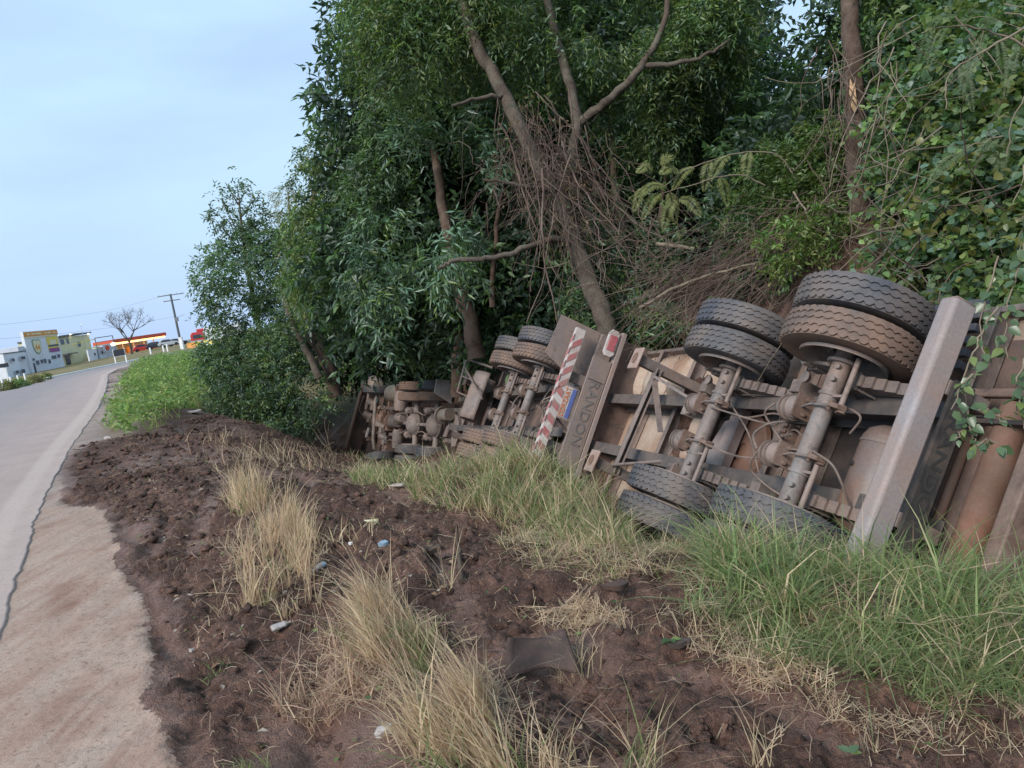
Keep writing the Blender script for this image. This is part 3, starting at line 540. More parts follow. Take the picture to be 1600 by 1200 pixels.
# overhang behind the beam: plates, rusty hinge tube, second beam
MB().box((-.1, -.95, -.71), (2.3, .62, .02)).build('floor_plate', M['brown'], T2)
mb = MB(); mb.cyl((-1.2, -.99, -.60), (.50, -.99, -.60), .098, n=26); mb.lathe([(.0, 0), (.085, .0), (.098, -.03)], (.52, -.99, -.60), (1, 0, 0), 26); mb.build('hinge_tube', M['rust'], T2)
MB().cyl((-1.2, -.66, -.64), (.3, -.66, -.64), .03).build('hinge_rod', M['rust'], T2)
MB().box((.36, -1.1, -.5), (.03, .7, .05)).build('cross_strap', M['black'], T2)
MB().box((-.30, -1.33, -.54), (1.6, .11, .24)).build('rear_beam', M['rust_dull'], T2, bevel=.012)
MB().box((-.1, -1.58, -.66), (2.3, .22, .03)).build('floor_plate', M['brown'], T2); MB().box((.78, -1.15, -.62), (.5, .4, .14)).build('hinge_bracket', M['brown'], T2, bevel=.02)
MB().box((.56, -1.05, -.50), (.06, .8, .05)).build('hinge_bracket', M['brown'], T2, bevel=.01)
# valves, linkages and hoses
for s in (0, S2):
    mb = MB(); mb.box((.62, s + .45, -.12), (.09, .12, .10)); mb.cyl((.62, s + .45, -.06), (.62, s + .45, .03), .045, n=14); mb.lathe([(.02, 0), (.04, -.02), (.055, -.05), (.04, -.06)], (.50, s + .48, -.10), (0, 0, -1), 16)
    mb.tube([(.62, s + .45, .0), (.58, s + .25, .03), (.55, s + .08, .05)], .018, 8); mb.build('height_valve', M['oily'], T2, bevel=.004)
mb = MB(); mb.box((.28, 2.72, -.28), (.22, .10, .12))
for k in range(4): mb.cyl((.20 + .05 * k, 2.67, -.25), (.20 + .05 * k, 2.60, -.23), .02, n=8)
mb.build('valve_block', M['oily'], T2, bevel=.005)
hoses(T2, [[(.20 + .05 * k, 2.62, -.24), (.22 + .03 * k, 2.35, -.16 + .02 * k), (.1 + .04 * k, 2.15, -.12), (.2, 2.0, -.02)] for k in range(4)], r=.010)
hoses(T2, [[(.15, 1.55, .09), (.12, 1.1, -.12), (.1, .75, -.18), (.2, .5, .03)], [(-.2, 1.5, .09), (-.26, 1.0, -.05), (-.22, .62, -.08), (-.2, .5, .02)], [(.3, 1.5, .02), (.05, 1.35, -.3), (-.3, 1.2, -.45), (-.45, .9, -.4)],
           [(.2, .5, .09), (.12, .62, .1), (.03, .6, -.03), (-.06, .5, -.1)], [(-.2, .5, .09), (-.08, .65, .1), (.05, .55, .05), (.12, .45, -.08)], [(-.2, .45, .1), (-.35, .62, .05), (-.45, .5, -.15), (-.5, .2, -.35)],
           [(-.15, -.15, .06), (-.2, -.32, .0), (-.3, -.35, -.1), (-.45, -.3, -.3)], [(.02, .3, -.1), (.1, .55, -.18), (0, .72, -.2), (-.12, .6, -.15)], [(0, .35, -.05), (-.02, .62, -.12), (.08, .7, -.16), (.15, .5, -.1)],
           [(-.4, 1.0, -.4), (-.25, .8, -.35), (-.35, .55, -.4), (-.5, .7, -.45)], [(.25, 1.9, -.35), (.2, 1.5, -.3), (.28, 1.1, -.3), (.2, .8, -.25)], [(.1, -.1, -.2), (.22, -.25, -.15), (.28, -.05, -.1), (.2, .1, .08)]])
mb = MB()
for k in range(5): mb.bar((-.10 + .05 * k, .58, -.12), (-.06 + .04 * k, .66, -.17), .03, .03)
mb.box((.0, .62, -.2), (.25, .10, .10)); mb.build('valve_block', M['rust_dull'], T2, bevel=.004)

# ================= middle unit: front trailer
T1 = empty('overturned_trailer', O1, unit_frame(B1), 'middle overturned trailer with red and white striped rear bar and lettered bumper', 'trailer', 'trailers and tractor of the overturned road train')
axle_set(T1, 0, ('rubber_mud', 'rubber', 'rubber_mud', 'rubber_mud')); axle_set(T1, S1, ('rubber_mud', 'rubber', 'rubber_mud', 'rubber_mud'))
for sg in (1, -1): i_beam(MB(), sg * .37, -1.1, 6.6, -.60, -.30).build('chassis_rail', M['rail_shaded'], T1, bevel=.004)
for s in (-.7, .65, 2.2, 3.2, 4.2, 5.2, 6.2): c_channel(MB(), s, -.60, -1.2, 1.2, .085, .17).build('cross_member', M['dusty'], T1)
mb = MB(); mb.prism([(-1.22, -.70), (1.22, -.70), (1.28, -1.3), (1.28, -2.0), (-1.28, -2.0), (-1.28, -1.3)], (0, -1.1, 0), (1, 0, 0), (0, 0, 1), (0, 7.4, 0)); mb.build('tipper_body', M['brown'], T1, bevel=.01)
# rear bar with slanted reflective stripes
a0, a1, sb = -1.15, 1.09, -1.24
bar = MB(); bar.box(((a0 + a1) / 2, sb, -.01), (a1 - a0, .07, .15)); barO = bar.build('striped_bar', M['white'], T1, bevel=.004)
nst = 11; pw = (a1 - a0) / nst; SL = .10
def stripe(c0, c1, name):
    poly = []; SL = -.11 if c0 > .1 else .06
    for aa, nn in ((c0, -.066), (c1, -.066), (c1 + SL, .046), (c0 + SL, .046)): poly.append((min(max(aa, a0 + .012), a1 - .012), nn))
    MB().prism(poly, (0, sb - .039, 0), (1, 0, 0), (0, 0, 1), (0, -.003, 0)).build('red_stripe', M['red'], barO)
for k in range(nst): stripe(a0 + k * pw - .02, a0 + k * pw + pw * .5 - .02, 'red_stripe')
for k in range(nst):
    MB().prism([(max(a0 + .012, min(a1 - .012, q)), 0) if False else (max(a0 + .012, min(a1 - .012, q)), r) for q, r in ((a0 + k * pw, -.05), (a0 + k * pw + pw * .5, -.05), (a0 + k * pw + pw * .5 - .06, .04), (a0 + k * pw - .06, .04))], (0, sb, .067), (1, 0, 0), (0, 1, 0), (0, 0, .003)).build('red_stripe', M['red'], barO)
for a in (.42, -.62): MB().box((a, -1.12, -.32), (.16, .05, .56)).build('bar_bracket', M['dusty'], T1, bevel=.006)
for sg in (1, -1): MB().tube([(sg * .2, -1.15, -.1), (sg * .33, -1.12, -.35), (sg * .4, -1.05, -.5)], .016, 6).build('bracket_rod', M['dusty'], T1)
# lettered bumper plate
mb = MB(); mb.box((-.03, -1.27, -.46), (1.66, .045, .30)); bp = mb.build('bumper_plate', M['plate_paint'], T1, bevel=.006)
MB().box((-.03, -1.295, -.46), (.90, .006, .22)).build('letter_panel', M['plate_paint'], bp)
text_obj('lettering', 'RANDON', .20, M['letter'], bp, (-.03, -1.300, -.455), (-1, 0, 0), (0, 0, -1), .007, stretch=1.12)
MB().box((.46, -1.297, -.46), (.012, .006, .24)).build('panel_line', M['black'], bp)
MB().box((.05, -1.25, -.655), (2.46, .12, .07)).build('tail_edge', M['beam'], T1, bevel=.006)
for ca, lbl in ((1.06, 'upper tail lamp, red with white ends'), (-1.12, 'lower tail lamp at the grass, red with white ends')):
    mb = MB(); mb.prism([(-.20, -.045), (-.15, -.085), (.15, -.085), (.20, -.045), (.20, .045), (.15, .085), (-.15, .085), (-.20, .045)], (ca, -1.27, -.50), (1, 0, 0), (0, 0, 1), (0, -.05, 0)); tl = mb.build('tail_lamp', M['white'], T1, bevel=.006); tl['label'] = lbl
    MB().prism([(-.115, -.06), (.115, -.06), (.115, .06), (-.115, .06)], (ca, -1.321, -.50), (1, 0, 0), (0, 0, 1), (0, -.012, 0)).build('red_lens', M['lens'], tl, bevel=.004)
# square mud flaps of plate
MB().prism([(.36, -.36), (1.22, -.40), (1.24, .26), (.62, .30)], (0, -.98, 0), (1, 0, 0), (0, 0, 1), (0, -.025, 0)).build('mud_flap', M['dusty'], T1)
MB().prism([(.46, -.64), (1.2, -.64), (1.2, -.40), (.46, -.38)], (0, -1.03, 0), (1, 0, 0), (0, 0, 1), (0, -.06, 0)).build('flap_hanger', M['dusty'], T1, bevel=.01)
MB().prism([(-1.22, -.40), (-.62, -.40), (-.62, .22), (-1.2, .16)], (0, -.98, 0), (1, 0, 0), (0, 0, 1), (0, -.025, 0)).build('mud_flap', M['frame'], T1)
# number plate in its frame (reads from the lower end upwards)
mb = MB(); mb.box((.02, -1.262, -.185), (.50, .02, .22)); pf = mb.build('plate_frame', M['dusty'], T1, bevel=.004)
MB().box((.02, -1.275, -.165), (.45, .006, .17)).build('number_plate', M['plate'], pf)
MB().box((.02, -1.2805, -.217), (.43, .004, .06)).build('blue_band', M['blue'], pf)
text_obj('lettering', 'DDRZAAT', .10, M['orange'], pf, (.02, -1.281, -.13), (1, 0, 0), (0, 0, 1), .003, stretch=.92)
hoses(T1, [[(.2, .45, .08), (.1, .2, -.1), (-.05, -.1, -.2), (-.1, -.5, -.3)], [(-.2, .45, .08), (-.1, .1, -.15), (.1, -.2, -.2), (.1, -.6, -.25)], [(.2, 1.7, .08), (.05, 1.2, -.15), (-.1, .9, -.2), (-.2, .5, .03)], [(.3, -.3, -.2), (.05, -.5, -.05), (-.2, -.4, -.2), (-.3, -.7, -.1)], [(-.1, -.3, -.2), (0, -.55, .0), (.15, -.7, -.15), (.25, -.45, -.25)], [(-.3, .9, -.1), (0, .8, .0), (.2, .9, -.1), (.35, .6, -.2)], [(.1, -.8, -.25), (-.1, -.5, -.1), (.0, -.35, -.22)], [(.35, -.6, -.25), (.2, -.75, -.1), (.05, -.6, -.2)]], r=.011)
for sg in (1, -1):
    lg = MB(); lg.box((sg * .6, 4.6, -.35), (.12, .12, .9)); lg.box((sg * .6, 4.6, .11), (.25, .25, .03)); lg.build('landing_leg', M['frame'], T1)
# ribbed grey mudguard shell and tubular carrier at the front end of the middle trailer
mb = MB(); pr = []; NN = 14
for q in range(9):
    for k in range(NN + 1):
        th = math.radians(-20 + 170 * k / NN); r = .42 + (.012 if q % 2 else 0); pr.append((-.28 + q * .125, 3.6 + r * math.cos(th), -.25 + r * math.sin(th)))
mb.add(pr, [(q * (NN + 1) + k, q * (NN + 1) + k + 1, (q + 1) * (NN + 1) + k + 1, (q + 1) * (NN + 1) + k) for q in range(8) for k in range(NN)]); mgd = mb.build('ribbed_mudguard', M['dusty'], T1, ang=25)
sm = mgd.modifiers.new('thickness', 'SOLIDIFY'); sm.thickness = .015
fr = MB(); fr.tube([(.2, 4.15, -.3), (.25, 4.3, .25), (.95, 4.35, .3), (1.0, 4.35, .2), (.95, 3.9, -.2)], .028, 8); fr.tube([(.6, 4.3, .28), (.55, 3.95, -.2)], .02, 8); fr.tube([(.8, 4.3, .28), (.1, 2.6, .1)], .022, 8); fr.build('tubular_carrier', M['dusty'], T1)

# ================= farthest unit: tractor
T3 = empty('truck_tractor', O3, unit_frame(B3), 'dark brown truck tractor on its side, cab floor and axle domes showing', 'truck', 'trailers and tractor of the overturned road train')
for s, ms in ((0, ('rubber_mud', 'rubber_blue', 'rubber', 'rubber')), (S3, ('rubber_mud', 'rubber_mud', 'rubber', 'rubber'))):
    mb = MB(); mb.cyl((-.9, s, -.06), (.9, s, -.06), .085, n=18); mb.build('axle_beam', M['oily'], T3)
    mb = MB(); mb.lathe([(.30, -.16), (.31, -.08), (.305, .0), (.275, .09), (.21, .16), (.12, .205), (.0, .22)], (-.03, s, -.0), (0, 0, 1), 30); dm = mb.build('axle_dome', M['dusty'], T3)
    MB().lathe([(.305, -.03), (.335, -.03), (.335, .01), (.305, .01)], (-.03, s, -.02), (0, 0, 1), 30, close=True).build('dome_flange', M['oily'], dm)
    for sg in (1, -1):
        k = 0 if sg > 0 else 2; wheel(T3, sg * .725, s, 0, ms[k], sg); wheel(T3, sg * 1.02, s, 0, ms[k + 1], sg)
        mb = MB(); mb.lathe([(.03, -.13), (.08, -.12), (.095, -.03), (.095, .04), (.07, .11), (0, .12)], (sg * .34, s + .42, .02), (0, 1, 0), 18); mb.build('brake_chamber', M['dusty'], T3)
        MB().tube([(sg * .36, s + .05, .1), (sg * .42, s + .35, .06), (sg * .38, s + .68, -.05)], .035, 8).build('torque_rod', M['oily'], T3)
for sg in (1, -1): i_beam(MB(), sg * .40, -1.0, 6.0, -.50, -.24, .10).build('chassis_rail', M['frame'], T3)
for s in (-.8, .7, 2.2, 3.1, 4.1, 5.3): MB().box((0, s, -.28), (1.7 if s > 3 else .8, .10, .12)).build('cross_member', M['rust' if s > 2 else 'frame'], T3, bevel=.006)
MB().tube([(-.03, S3 + .3, -.02), (-.02, 2.4, -.12), (0, 3.4, -.15)], .055, 12).build('drive_shaft', M['oily'], T3)
MB().tube([(-.03, .25, .0), (-.03, S3 - .25, .0)], .05, 12).build('drive_shaft', M['oily'], T3)
mb = MB(); mb.box((0, 4.4, -.35), (.62, 1.2, .5)); mb.box((0, 4.5, -.06), (.42, .8, .16)); mb.cyl((0, 3.4, -.2), (0, 3.8, -.2), .22, n=18); mb.build('engine', M['engine'], T3, bevel=.03)
mb = MB(); mb.cyl((0, 3.0, -.15), (0, 3.4, -.18), .16, .21, n=18); mb.build('gearbox', M['oily'], T3)
mb = MB(); mb.lathe([(0, -.42), (.22, -.40), (.27, -.34), (.28, 0), (.27, .34), (.22, .40), (0, .42)], (.86, 3.35, -.18), (0, 1, 0), 24); mb.build('fuel_tank', M['tank'], T3)
mb = MB(); mb.lathe([(0, -.3), (.17, -.29), (.2, -.22), (.2, .22), (.17, .29), (0, .3)], (.62, 2.45, .0), (1, 0, 0), 20); mb.build('air_tank', M['dusty'], T3)
mb = MB(); mb.lathe([(0, -.28), (.15, -.27), (.17, -.2), (.17, .2), (.15, .27), (0, .28)], (-.5, 2.6, -.02), (1, 0, 0), 20); mb.build('air_tank', M['dusty'], T3)
mb = MB(); mb.lathe([(0, -.25), (.13, -.24), (.15, -.18), (.15, .18), (.13, .24), (0, .25)], (.12, 2.55, -.05), (0, 1, 0), 18); mb.build('air_tank', M['dusty'], T3)
mb = MB(); mb.box((.78, 2.62, -.12), (.62, .10, .55)); mb.build('tank_cradle', M['rust'], T3, bevel=.02)
# steering axle and wheels (lower one turned)
MB().tube([(-.9, 4.55, -.02), (-.6, 4.55, .04), (.6, 4.55, .04), (.9, 4.55, -.02)], .06, 10).build('steer_axle', M['oily'], T3)
wheel(T3, -1.1, 3.0, .30, 'rubber', -1, yaw=.3, label='lower steering wheel half sunk in the soil'); wheel(T3, .98, 4.55, -.05, 'rubber', 1)
for k, (aa, ss) in enumerate(((.3, 3.9), (-.2, 4.0), (.1, 5.2), (-.5, 5.1), (-.55, 3.7), (.5, 4.9))):
    mb = MB(); mb.cyl((aa, ss, -.1), (aa + .12, ss + .15, .12), .07 + .02 * (k % 3), n=14); mb.box((aa - .1, ss, -.02), (.16, .2, .14)); mb.build('engine_fitting', M[('engine', 'oily', 'dusty')[k % 3]], T3, bevel=.01)
MB().cyl((-.25, 4.95, .06), (-.55, 5.05, .1), .05).build('tie_rod', M['white'], T3); MB().cyl((.35, 5.2, .1), (.9, 5.0, .1), .06).build('tie_rod', M['dusty'], T3)
# cab: floor pan, bumper and front edge, rounded roof corner; tilted on the chassis
cab = empty('cab', (0, 0, 0)); cab.parent = T3; cab.matrix_local = Matrix.Translation((0, 5.2, -.6)) @ Matrix.Rotation(math.radians(12), 4, 'Y') @ Matrix.Translation((0, -5.2, .6))
mb = MB(); mb.prism([(-1.15, -.45), (1.15, -.45), (1.22, -.7), (1.22, -2.2), (1.1, -2.5), (-1.1, -2.5), (-1.22, -2.2), (-1.22, -.7)], (0, 4.3, 0), (1, 0, 0), (0, 0, 1), (0, 1.75, 0)); mb.build('cab_shell', M['brown'], cab, bevel=.05)
mb = MB(); mb.box((0, 6.14, -.05), (2.42, .16, .55)); mb.box((0, 6.02, .24), (2.3, .16, .06)); mb.build('front_bumper', M['brown'], cab, bevel=.04)
MB().box((0, 6.23, .18), (2.44, .02, .05)).build('bumper_trim', M['white'], cab)
mb = MB(); mb.lathe([(0, -.30), (.2, -.29), (.27, -.2), (.29, 0), (.27, .2), (.2, .29), (0, .30)], (1.12, 5.85, -.08), (0, 1, .1), 20); mb.build('corner_fairing', M['dusty'], cab)
mb = MB(); mb.lathe([(0, -.2), (.17, -.19), (.21, -.1), (.21, .1), (.15, .2), (0, .21)], (1.05, 5.3, .02), (0, 1, 0), 18); mb.build('step_housing', M['tank'], cab)
MB().bar((1.0, 5.8, .27), (-1.15, 5.75, .27), .04, .04).build('bumper_rod', M['rust'], cab)
# mudguard plates behind the tractor wheels
MB().prism([(.55, -.1), (1.15, -.1), (1.15, .35), (.8, .4)], (0, -.72, 0), (1, 0, 0), (0, 0, 1), (0, -.03, 0)).build('mud_flap', M['white'], T3)
mb = MB(); mb.lathe([(.2, -.02), (.23, -.02), (.23, .02), (.2, .02)], (.25, -.75, .15), (.2, 1, .2), 20, close=True); mb.cyl((.25, -.75, .15), (.28, -1.1, .1), .16, n=18); mb.build('air_filter', M['tank'], T3)
mb = MB(); mb.box((-.1, -1.0, -.2), (1.1, .6, .08)); mb.cyl((0, -1.0, -.2), (0, -1.0, -.05), .3, n=20); mb.build('fifth_wheel', M['oily'], T3, bevel=.02)
hoses(T3, [[(.3, .3, .1), (.2, .7, .0), (.35, 1.0, .12), (.3, 1.4, .1)], [(-.3, .2, .1), (-.2, .7, .05), (-.3, 1.2, .1)], [(.1, 1.7, .05), (.3, 2.0, .0), (.2, 2.5, .1)], [(-.2, 1.8, .05), (-.35, 2.2, .1), (-.2, 2.9, 0)], [(.3, 3.1, 0), (.5, 3.6, .15), (.3, 4.1, .1)], [(-.7, 2.0, .1), (-.5, 2.8, .15), (-.7, 3.6, .05)], [(0, 5.4, 0), (.3, 5.7, .2), (.8, 5.5, .1)]], r=.018)
# ---------------------------------------------------------------- foliage machinery
def n3(p, f): return (vnoise(p[:, 0] * f, p[:, 1] * f + 9, 0) + vnoise(p[:, 1] * f + 5, p[:, 2] * f, 1) + vnoise(p[:, 2] * f + 3, p[:, 0] * f, 2)) / 3
def leaf_quads(base, d, nrm, L, W, col, fold=.12):
    "one kite-shaped leaf folded on its midrib per row"
    n = len(base); d = unit(d); s = unit(np.cross(d, nrm)); up = np.cross(s, d); L = L[:, None]; W = W[:, None]
    v = np.empty((n, 4, 3)); v[:, 0] = base; v[:, 1] = base + d * L * .42 + s * W * .5 + up * W * fold * 2; v[:, 2] = base + d * L - up * L * .08; v[:, 3] = base + d * L * .42 - s * W * .5 + up * W * fold * 2
    i = np.arange(n)[:, None] * 4; f = np.concatenate([i + 0, i + 1, i + 2, i + 0, i + 2, i + 3], 1)
    return v.reshape(-1, 3), f.reshape(-1), np.full(n * 2, 3), np.repeat(col, 4, 0)
def broad_leaves(base, d, nrm, L, W, col, fold=.10):
    "broader leaf, six outline points, folded on its midrib"
    n = len(base); d = unit(d); s = unit(np.cross(d, nrm)); up = np.cross(s, d); L = L[:, None]; W = W[:, None]
    v = np.empty((n, 7, 3)); v[:, 0] = base
    for k, (t, w, sg) in enumerate(((.28, .5, 1), (.62, .40, 1), (1., 0, 0), (.62, .40, -1), (.28, .5, -1))): v[:, k + 1] = base + d * L * t + s * W * w * sg + up * W * abs(w) * fold * 2 - up * L * .10 * t * t
    v[:, 6] = base + d * L * .5 - up * L * .025
    i = np.arange(n)[:, None] * 7; f = np.concatenate([i + [0, 1, 6], i + [1, 2, 6], i + [2, 3, 6], i + [3, 4, 6], i + [4, 5, 6], i + [5, 0, 6]], 1)
    return v.reshape(-1, 3), f.reshape(-1), np.full(n * 6, 3), np.repeat(col, 7, 0)
def spray_leaves(P, D, slen, nleaf, L, W, pal, droop=.35, flat_=.7, jit=.4, rng=RNG, broad=False, var=.3):
    n = len(P); D = unit(D); t = (np.arange(nleaf) + .35) / nleaf; sl = slen * rng.uniform(.6, 1.25, n)
    A = P[:, None] + D[:, None] * (sl[:, None] * t)[..., None]; A[..., 2] -= droop * sl[:, None] * t ** 2
    S = unit(np.cross(D, np.array([0, 0, 1.]) + rng.normal(0, .45, (n, 3)))); sg = np.where(np.arange(nleaf) % 2 == 0, 1., -1.)
    ld = D[:, None] * .6 + S[:, None] * sg[None, :, None] * .85 + rng.normal(0, jit, (n, nleaf, 3)); ld[..., 2] -= droop * .7
    nr = np.array([0, 0, flat_]) + rng.normal(0, .45, (n, nleaf, 3)) + (-D[:, None] * 0)
    pal = np.array(pal); k = rng.integers(0, len(pal), n); c = pal[k] * rng.uniform(1 - var, 1 + var, (n, 1)); c = c[:, None] * rng.uniform(.78, 1.25, (n, nleaf, 1))
    m = n * nleaf; LL = L * rng.uniform(.65, 1.2, m); WW = W * rng.uniform(.75, 1.2, m)
    fn = broad_leaves if broad else leaf_quads
    return fn(A.reshape(m, 3), ld.reshape(m, 3), nr.reshape(m, 3), LL, WW, c.reshape(m, 3))
def merge(parts):
    V = []; Fc = []; S = []; C = []; k = 0
    for v, f, s, c in parts: V.append(v); Fc.append(f + k); S.append(s); C.append(c); k += len(v)
    return np.concatenate(V), np.concatenate(Fc), np.concatenate(S), np.concatenate(C)
def blob_points(blobs, dens, rng=RNG, gap=.44, gf=1.7, squash=1.0, fac=None):
    P = []; D = []
    for px, py, d, r in blobs:
        c = at(px, py, d); n = int(dens * math.pi * r * r); g = unit(rng.normal(0, 1, (n, 3)))
        rad = r * (.45 + .55 * rng.random(n) ** .6) * (.72 + .55 * n3(g * 1.3 + c, 1.4)); p = c + g * rad[:, None] * np.array([1, 1, squash])
        k = n3(p + 31, gf) > gap - .08 * (rng.random(n)); P.append(p[k]); fac is not None and fac.append(np.full(k.sum(), rng.uniform(.72, 1.3))); D.append(unit(g[k] * .75 + rng.normal(0, .5, (k.sum(), 3)) + np.array([0, 0, -.12])))
    return np.concatenate(P), np.concatenate(D)
GREEN = [(.085, .15, .062), (.11, .185, .068), (.135, .205, .065), (.075, .13, .072), (.15, .19, .07)]
BLUISH = [(.10, .158, .112), (.135, .20, .14), (.085, .138, .10), (.12, .172, .09)]
PALE = [(0.133, 0.208, 0.145), (0.104, 0.18, 0.122), (0.168, 0.237, 0.173), (0.081, 0.15, 0.092)]
OLIVE = [(0.133, 0.164, 0.059), (0.164, 0.18, 0.062), (0.094, 0.133, 0.056), (0.187, 0.172, 0.07)]
BRIGHT = [(.085, .150, .035), (.065, .125, .032), (.11, .165, .04)]
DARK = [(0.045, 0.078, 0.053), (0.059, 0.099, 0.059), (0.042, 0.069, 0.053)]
def crown(name, parent, blobs, dens, L, W, pal, slen=.38, nleaf=9, mat='leaf', droop=.35, gap=.44, broad=False, gf=1.7, squash=1., extra=None):
    fac = []; P, D = blob_points(blobs, dens * 1.25, gap=gap + .035, gf=gf * .72, squash=squash, fac=fac)
    parts = [spray_leaves(P, D, slen, nleaf, L, W, pal, droop, broad=broad)]; parts[0][3][:] *= np.repeat(np.concatenate(fac), len(parts[0][3]) // len(P))[:, None]
    if extra: parts += extra
    v, f, s, c = merge(parts)
    if parent is not None: v = v - np.array(parent.location)
    return link_mesh(name, np_mesh(name, v, f, s, M[mat], c), parent)
def tree(name, base, label, group='trees of the wood behind the wreck', cat='tree'): return empty(name, base, None, label, cat, group)
def wpath(pts, wob=.0, sub=4):
    "smooth 3-D path through (px, py, depth) design points"
    p = np.array([at(*q) for q in pts]); t = np.arange(len(p)); tt = np.linspace(0, len(p) - 1, (len(p) - 1) * sub + 1); q = np.stack([np.interp(tt, t, p[:, k]) for k in range(3)], 1)
    for _ in range(2): q[1:-1] = (q[:-2] + 2 * q[1:-1] + q[2:]) / 4
    if wob: q[1:-1] += RNG.normal(0, wob, q[1:-1].shape)
    return q
def limb(tr, name, pts, r0, r1, mat='bark', n=10, wob=.012, sub=4, jit=.12):
    q = wpath(pts, wob, sub) - np.array(tr.location); return MB().tube(q, np.linspace(r0, r1, len(q)), n, jit=jit).build(name, M[mat], tr, ang=70)
def many_tubes(curves, r, n=4):
    "many thin stems in one mesh"
    V = []; Fc = []; k = 0
    for ci, p in enumerate(curves):
        m = len(p); t = unit(np.gradient(p, axis=0)); a = np.array([.3, .5, .8]); x = unit(np.cross(t, a)); y = np.cross(t, x); rr = (r[ci] if hasattr(r, '__len__') else r) * np.linspace(1, .45, m)
        th = 2 * np.pi * np.arange(n) / n; v = p[:, None] + rr[:, None, None] * (x[:, None] * np.cos(th)[None, :, None] + y[:, None] * np.sin(th)[None, :, None])
        V.append(v.reshape(-1, 3)); i = np.arange(m - 1)[:, None] * n + np.arange(n)[None]; j = np.arange(m - 1)[:, None] * n + (np.arange(n)[None] + 1) % n
        Fc.append((np.stack([i, j, j + n, i + n], -1).reshape(-1, 4) + k)); k += m * n
    V = np.concatenate(V); Fc = np.concatenate(Fc); return V, Fc
def tangle(name, curves, r, mat, parent=None, label=None, cat=None, n=4):
    V, Fc = many_tubes(curves, r, n)
    if parent is not None: V = V - np.array(parent.location)
    o = link_mesh(name, np_mesh(name, V, Fc.ravel(), np.full(len(Fc), 4), M[mat], None, smooth=True), parent); o['kind'] = 'stuff'
    return tag(o, label, cat)
def wander(start, dirn, length, steps, wob, sag=0., rng=RNG):
    p = [np.array(start)]; d = unit(dirn)
    for k in range(steps):
        d = unit(d + rng.normal(0, wob, 3) + np.array([0, 0, -sag])); p.append(p[-1] + d * length / steps)
    return np.array(p)
def gbase(px, d): 
    p = at(px, 500, d); return np.array([p[0], p[1], gz(p[0], p[1])])

# ---------------------------------------------------------------- the wood
# 1. leaning forked tree in the middle, its trunk wrapped in dead vines
b = np.array(at(936, 470, 11.3)); b[2] = gz(b[0], b[1]) - .3
t1 = tree('forked_tree', b, 'large leaning forked tree wrapped in dead brown vines behind the striped trailer')
limb(t1, 'trunk', [(962, 590, 11.2), (952, 530, 11.2), (940, 480, 11.2), (925, 450, 11.4), (905, 395, 11.5), (880, 310, 11.6), (838, 255, 11.7), (800, 170, 11.8), (765, 105, 12), (738, 55, 12.1), (712, -30, 12.3), (690, -140, 12.6)], .17, .08, 'bark')
limb(t1, 'trunk', [(880, 300, 11.6), (893, 245, 11.7), (905, 195, 11.8), (893, 140, 11.9), (872, 70, 12), (850, -20, 12.2), (842, -120, 12.4)], .10, .06, 'bark')
limb(t1, 'branch', [(906, 190, 11.8), (945, 160, 11.6), (990, 122, 11.5), (1012, 88, 11.5), (1037, 45, 11.5), (1052, -40, 11.5)], .075, .04, 'bark')
limb(t1, 'branch', [(1006, 102, 11.5), (1045, 101, 11.4), (1085, 95, 11.3), (1115, 80, 11.3), (1140, 62, 11.3)], .045, .02, 'bark')
limb(t1, 'branch', [(885, 380, 11.4), (865, 372, 11.3), (835, 382, 11.2), (795, 398, 11.1), (760, 405, 11), (722, 405, 10.9), (700, 410, 10.9), (685, 420, 10.9)], .055, .03, 'bark')
limb(t1, 'branch', [(868, 298, 11.5), (830, 291, 11.3), (793, 286, 11.2), (755, 281, 11.1)], .04, .02, 'bark')
limb(t1, 'branch', [(790, 152, 11.8), (768, 150, 11.7), (738, 155, 11.6), (706, 166, 11.5)], .045, .02, 'bark')
crown('crown', t1, [(595, 15, 13, .7), (650, 60, 12.8, .9), (640, -70, 13, 1.1), (700, -10, 13, 1.0), (760, 90, 13.4, .6), (800, -30, 12.3, 1.2), (850, 80, 12.8, .9), (930, -10, 12.2, 1.3), (980, 60, 12.3, .9), (1060, -20, 12, 1.2), (1060, 100, 12.2, .8),
      (1105, 15, 12, .7), (1110, 120, 12.2, .65), (1120, -75, 12, .75), (1140, 85, 12.2, .35), (1000, 160, 12.6, .8), (1090, 190, 12.6, .8), (900, -150, 12.8, 1.1), (1040, -140, 12.6, 1.1), (585, 100, 13.2, .4)], 175, .125, .034, GREEN + GREEN + BRIGHT[1:2] + OLIVE[:1] + BLUISH, slen=.42, droop=.45, gap=.45)
# dead vines over the fork
cur = []
for k in range(170):
    px = RNG.normal(855, 34); py = RNG.uniform(150, 330); px += (py - 250) * .38; s = at(px, py, RNG.uniform(11.1, 11.9)); cur.append(wander(s, (RNG.normal(.1, .45), RNG.normal(0, .3), -1), RNG.uniform(.5, 2.4), 10, .22, .08))
for k in range(130): cur.append(wander(at(RNG.normal(852, 34), RNG.normal(262, 26), RNG.uniform(10.9, 11.6)), RNG.normal(0, 1, 3), RNG.uniform(.4, 1.1), 9, .38, .1))
for k in range(36): cur.append(wander(at(RNG.normal(905, 30), RNG.uniform(240, 330), RNG.uniform(10.6, 11.4)), (RNG.uniform(.3, 1.1), RNG.normal(0, .2), -1), RNG.uniform(1.2, 3.0), 12, .14, .03))
for k in range(14): cur.append(wander(at(RNG.normal(850, 45), RNG.uniform(120, 280), RNG.uniform(11., 11.6)), (RNG.normal(.25, .4), RNG.normal(0, .2), -1), RNG.uniform(1.5, 3.2), 14, .13, .03))
